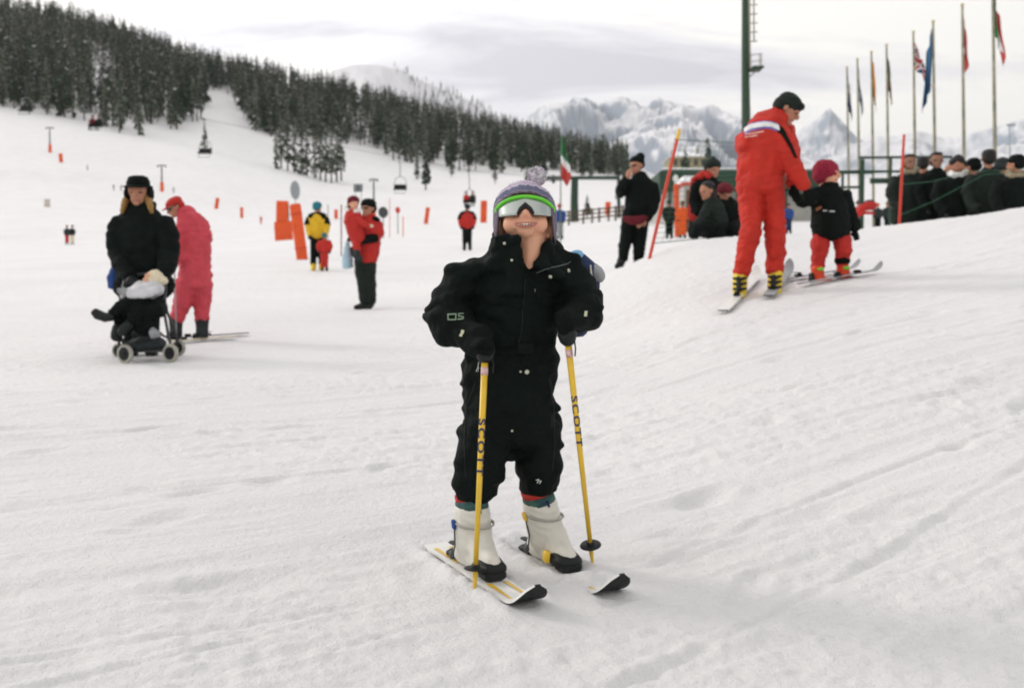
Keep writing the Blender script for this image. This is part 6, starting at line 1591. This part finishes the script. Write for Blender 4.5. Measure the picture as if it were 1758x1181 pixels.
def chair(label, x, y, Y, riders=None):
    cy = np.interp(x, [q[0] for q in CABLE], [q[1] for q in CABLE]); k = Y / F; b = P(x, y + 4, Y)
    o = root('lift_chair', b, label, 'chairlift chair'); c = P(x, y, Y); top = P(x - 2, cy, Y)
    mb = MB(); hz = c + np.array([0, 0, 1.15]); mb.tube([top, top * .5 + hz * .5 + np.array([.05, 0, 0]), hz], .035, n=6); mb.box(top, .3, .12, .14, bev=.02); part(o, 'hanger', mb, DKSTEEL)
    mb = MB(); mb.tube([c + np.array([-.56, 0, 0]), c + np.array([-.54, .15, .55]), c + np.array([-.42, .12, .98]), hz, c + np.array([.42, .12, .98]), c + np.array([.54, .15, .55]), c + np.array([.56, 0, 0])], .03, n=6); part(o, 'side_frame', mb, mat('chair_frame_grey', (.22, .23, .23), .4, .1, 10, 0, metal=.4))
    mb = MB(); mb.box(c + np.array([0, -.12, -.03]), 1.2, .48, .10, bev=.03); part(o, 'seat', mb, BLKPLAST, auto=40)
    mb = MB(); mb.box(c + np.array([0, .16, .26]), 1.16, .07, .36, bev=.03); part(o, 'backrest', mb, BLKPLAST, auto=40)
    mb = MB(); mb.tube([c + np.array([-.5, -.1, -.05]), c + np.array([-.48, -.42, -.42]), c + np.array([.48, -.42, -.42]), c + np.array([.5, -.1, -.05])], .022, n=6); part(o, 'footrest', mb, DKSTEEL)
    return c, k
def rider(label, c, dx_, M, hatM):
    f = Fig(label, 0, c[1], base=c + np.array([dx_, -.1, .02])); f.s = 1.0
    o_ = c + np.array([dx_, -.08, 0])
    W_ = lambda pts, rr: ('W', [o_ + np.array(q) for q in pts], rr)
    f.part('jacket', M, [W_([(0, 0, .10), (0, .03, .35), (0, .04, .56)], [.17, .19, .15]), W_([(-.2, 0, .5), (-.25, -.12, .3), (-.15, -.3, .2)], [.08, .07, .06]), W_([(.2, 0, .5), (.25, -.12, .3), (.15, -.3, .2)], [.08, .07, .06])], vox=.035, wr=(.6, 6), inner=False)
    f.part('trousers', BLACK, [W_([(-.1, -.05, .06), (-.11, -.45, .06), (-.11, -.5, -.36)], [.10, .08, .06]), W_([(.1, -.05, .06), (.11, -.45, .06), (.11, -.5, -.36)], [.10, .08, .06])], vox=.035, wr=(.5, 6), inner=False)
    f.part('hat', hatM, [W_([(0, .02, .82), (0, .02, .86)], [.125, .11])], vox=.03, wr=(0, 1), inner=False)
    for sg in (-1, 1): f.part('ski_boot', BLKPLAST, [W_([(sg * .11, -.5, -.38), (sg * .11, -.62, -.44)], [.07, .05])], vox=.03, wr=(0, 1), inner=False)
    mb = MB()
    f.inner = []; f.heads = [W_([(0, .03, .1), (0, .03, .5), (0, .02, .62)], [.11, .12, .06]), W_([(0, .0, .70), (0, .0, .79)], [.095, .105]), W_([(0, -.10, .73), (0, -.115, .72)], [.02, .016])]
    f.body(eyes=False, vox=.028)
chl = ['empty lift chair highest at the far left, above the piste', 'lift chair carrying two dark riders in front of the left wood', 'empty lift chair beside the small snowy tree in the clearing', 'empty lift chair right of the black panel, with pale frame', 'lift chair carrying two riders above the red-jacketed skier']
for i, (x, y, Y) in enumerate(CH):
    c, k = chair(chl[i], x, y, Y)
    if i == 1: rider('dark rider on the left seat of the chair before the wood', c, -.27, MAROON, BLACK); rider('dark rider on the right seat of the chair before the wood', c, .27, DKGREEN, CHAR)
    if i == 4: rider('red-clad rider on the left seat of the nearest lift chair', c, -.27, RED, CHAR); rider('dark rider on the right seat of the nearest lift chair', c, .27, CHAR, MAROON)

# ================================================================== drag-lift pylons, pads, signs, fence
def tpylon(label, x, y, H, arm, hidden=None):
    b = hit(x, y) if hidden is None else G(x, hidden); k = b[1] / F; yb = topx(b)[1]
    o = root('lift_pylon', b, label, 'lift pylon'); h = (yb - (y - H)) * k
    mb = MB(); mb.tube([b - np.array([0, 0, .4]), b + np.array([0, 0, h])], [.20, .13], n=10, round_=False); part(o, 'mast', mb, DKGREEN, auto=50)
    mb = MB(); mb.box(b + np.array([0, 0, h]), arm * k, .2, .22, bev=.03); part(o, 'crossbar', mb, DKSTEEL, auto=40)
    mb = MB(); mb.tube([b - np.array([0, 0, .2]), b + np.array([0, 0, min(2.2, h * .36)])], [.42, .38], n=12, round_=False); part(o, 'pad', mb, ORPAD, auto=50)
    for sg in (-1, 1): mb = MB(); mb.tube([b + np.array([sg * arm * k * .45, -.08, h - .25]), b + np.array([sg * arm * k * .45, .08, h - .25])], [.18, .18], n=12); part(o, 'pulley', mb, DKSTEEL)
tpylon('T-shaped drag-lift pylon with orange foot pad, farthest up on the left', 86, 263, 43, 13)
tpylon('T-shaped drag-lift pylon with orange foot pad right of the black hat', 278, 325, 40, 14)
tpylon('T-shaped drag-lift pylon rising behind the man in red', 643, 350, 41, 14, hidden=190)
def pad(label, x, y, w, h, lean=0, tilt=0, M=ORPAD, M2=REDPOLE):
    b = hit(x, y); k = b[1] / F; d = unit(np.array([lean * k * 1.0, tilt, h * k])); s_ = np.array([1., 0, 0]); s_ = unit(s_ - d * np.dot(s_, d)); n_ = np.cross(d, s_)
    o = root('safety_pad', b, label, 'safety pad'); L_ = np.linalg.norm([lean * k, h * k])
    mb = MB(); c = b + d * (L_ / 2 - .04); mb.box(c, w * k, max(.14, w * k * .45), L_, (s_, n_, d), bev=.05); part(o, 'cushion', mb, M, auto=40)
    for t_ in (.2, .8):
        mb = MB(); mb.box(b + d * L_ * t_, w * k + .012, max(.14, w * k * .45) + .012, .05, (s_, n_, d), bev=.004); part(o, 'strap', mb, M2, auto=40)
    return b, k, d
pad('tall orange safety pad leaning left, nearest the yellow-jacketed skier', 519, 446, 19, 97, lean=-12)
pb = hit(487, 411); k = pb[1] / F
o = root('safety_pad', pb, 'two-part orange safety pad, wider at the foot, left of the leaning pad', 'safety pad')
mb = MB(); mb.box(pb + np.array([0, 0, 16 * k]), 30 * k, .35, 34 * k, (unit((1, 0, .05)), (0, 1, 0), unit((-.05, 0, 1))), bev=.06); part(o, 'lower_cushion', mb, ORPAD, auto=40)
mb = MB(); mb.box(pb + np.array([-2 * k, 0, 50 * k]), 20 * k, .33, 36 * k, (unit((1, 0, -.03)), (0, 1, 0), unit((.03, 0, 1))), bev=.06); part(o, 'upper_cushion', mb, ORPAD, auto=40)
mb = MB(); mb.tube([pb + np.array([10 * k, .1, 0]), pb + np.array([8 * k, .1, 66 * k])], .04, n=8); part(o, 'stake', mb, WOOD)
b, k, d = pad('orange safety pad with notched top right of the red-jacketed skier', 830, 387, 11, 38, lean=1)
pad('narrow tilted orange safety pad left of the red-jacketed skier', 731, 390, 7, 29, lean=4)
pad('small orange marker pad below the upper left pylon', 105, 277, 6, 15, lean=-1)
pad('small orange marker pad right of the rose-red skier\'s head', 371, 356, 6, 19, lean=3)
pad('slim orange marker pad between the rose-red skier and the tall pads', 415, 371, 5, 19)
pad('tiny red-orange marker beyond the yellow-jacketed skier', 577, 375, 6, 16)
pad('small orange pad on the wooden rail fence', 1043, 374, 9, 22, lean=1)
pad('faint pale marker panel on the left slope', 81, 353, 9, 14, M=mat('faded_panel', (.55, .50, .44), .8, .1, 4, 0), M2=GREYF)
def sign(label, x, y, yt, r, Mdisc, flat=.5, rr=.03):
    b = hit(x, y); k = b[1] / F; tp = P(x, yt, b[1]); o = root('round_sign', b, label, 'sign')
    mb = MB(); mb.tube([b - np.array([0, 0, .2]), tp], [rr, rr * .9], n=8); part(o, 'post', mb, DKSTEEL)
    u = unit(np.array([flat, math.sqrt(1 - flat ** 2), 0])); c = tp + np.array([0, -.05, 0])
    nrm = np.cross(u, (0, 0, 1)); mb = MB(); rings = []
    for off, sc_ in ((-.02, .94), (-.012, 1), (.012, 1), (.02, .94)): rings.append([c + nrm * off + (u * math.cos(q) * .92 + np.array([0, 0, 1.]) * math.sin(q)) * r * k * sc_ for q in [2 * math.pi * i / 28 for i in range(28)]])
    mb.loft(rings); part(o, 'disc', mb, Mdisc, auto=40)
    return o, c, k
sign('grey disc sign turned edgewise above the leaning orange pad', 507, 408, 327, 16, GREYPAINT, flat=.35)
sign('dark round sign on a thin post right of the man in red', 658, 410, 365, 9.5, DKSTEEL, flat=.9)
sign('small red disc on a thin post right of the dark round sign', 683, 404, 361, 5.5, REDPOLE, flat=.7)
for x, y, yt, r, M, lab in [(563, 432, 352, .02, GREYF, 'grey slalom pole right of the yellow-jacketed skier'), (586, 440, 352, .02, MAROON, 'dark slalom pole left of the carried child'), (669, 410, 340, .018, REDPOLE, 'tall thin red slalom pole right of the man in red'), (692, 408, 372, .028, ORANGE, 'short orange slalom pole right of the man in red'), (1442, 378, 322, .018, GREYF, 'thin grey ski pole planted behind the pupil'), (1370, 376, 332, .018, GREYF, 'thin pale pole planted under the instructor\'s arm')]:
    slalom(lab, x, y, x, yt, r, M=M)
# black panel on the slope
b = hit(615, 345); k = b[1] / F; o = root('information_board', b, 'dark square board on posts left of the drag-lift pylon behind the man in red', 'board')
mb = MB(); mb.box(b + np.array([0, 0, 20 * k]), 15 * k, .12, 13 * k, bev=.03); bo_ = part(o, 'panel', mb, DKGREEN, auto=40)
for sg in (-1, 1): mb = MB(); mb.tube([b + np.array([sg * 5 * k, .12, -.2]), b + np.array([sg * 5 * k, .12, 24 * k])], .06, n=8); part(o, 'post', mb, WOOD)
for dx_, dz in ((-3.6, 22.6), (3.6, 22.6), (-3.6, 17), (3.6, 17)): mb = MB(); mb.box(b + np.array([dx_ * k, -.08, dz * k]), 5 * k, .03, 3.6 * k, bev=.005); part(bo_, 'sheet', mb, GREYPAINT, auto=40)
# wooden rail fence by the station
FY = 84.0
o = root('rail_fence', G(1030, FY), 'low brown wooden rail fence between the lift column and the man in black', 'fence')
for x in (965, 976, 1001, 1016, 1028, 1044, 1056, 1068, 1084): 
    g = G(x, FY); mb = MB(); mb.box(g + np.array([0, 0, .5]), .16, .16, 1.5, bev=.02); part(o, 'post', mb, WOOD, auto=40)
for xa, xb in ((964, 1001), (1001, 1044), (1044, 1086)):
    for h in (.45, .8, 1.12):
        a, c = G(xa, FY - .14) + np.array([0, 0, h]), G(xb, FY - .14) + np.array([0, 0, h]); mb = MB(); mb.box((a + c) / 2, np.linalg.norm(c - a), .06, .12, (unit(c - a), (0, 1, 0), np.cross(unit(c - a), (0, 1, 0))), bev=.01); part(o, 'rail', mb, WOOD, auto=40)

# ================================================================== haze: the winter air between here and the mountains
HZ = bpy.data.materials.new('winter_air'); HZ.use_nodes = True
t = HZ.node_tree; t.nodes.remove(t.nodes['Principled BSDF']); v = t.nodes.new('ShaderNodeVolumePrincipled')
v.inputs['Color'].default_value = (.95, .97, 1.0, 1); v.inputs['Density'].default_value = .00008; v.inputs['Anisotropy'].default_value = .1
t.links.new(v.outputs[0], t.nodes['Material Output'].inputs['Volume'])
mb = MB(); allz = [(o_.matrix_world @ Vector(c_))[2] for o_ in [q for q in bpy.data.objects if q.get('kind') == 'structure'] for c_ in o_.bound_box]
z0, z1 = min(allz) - 2, max(allz) + 60
mb.box((0, 4750, (z0 + z1) / 2), 26000, 9700, z1 - z0)
hz = single('haze', mb, HZ, (0, 0, 0), 'pale winter haze softening the far mountains', None, kind='stuff', smooth=False)

bpy.data.scenes.remove(TMPS)
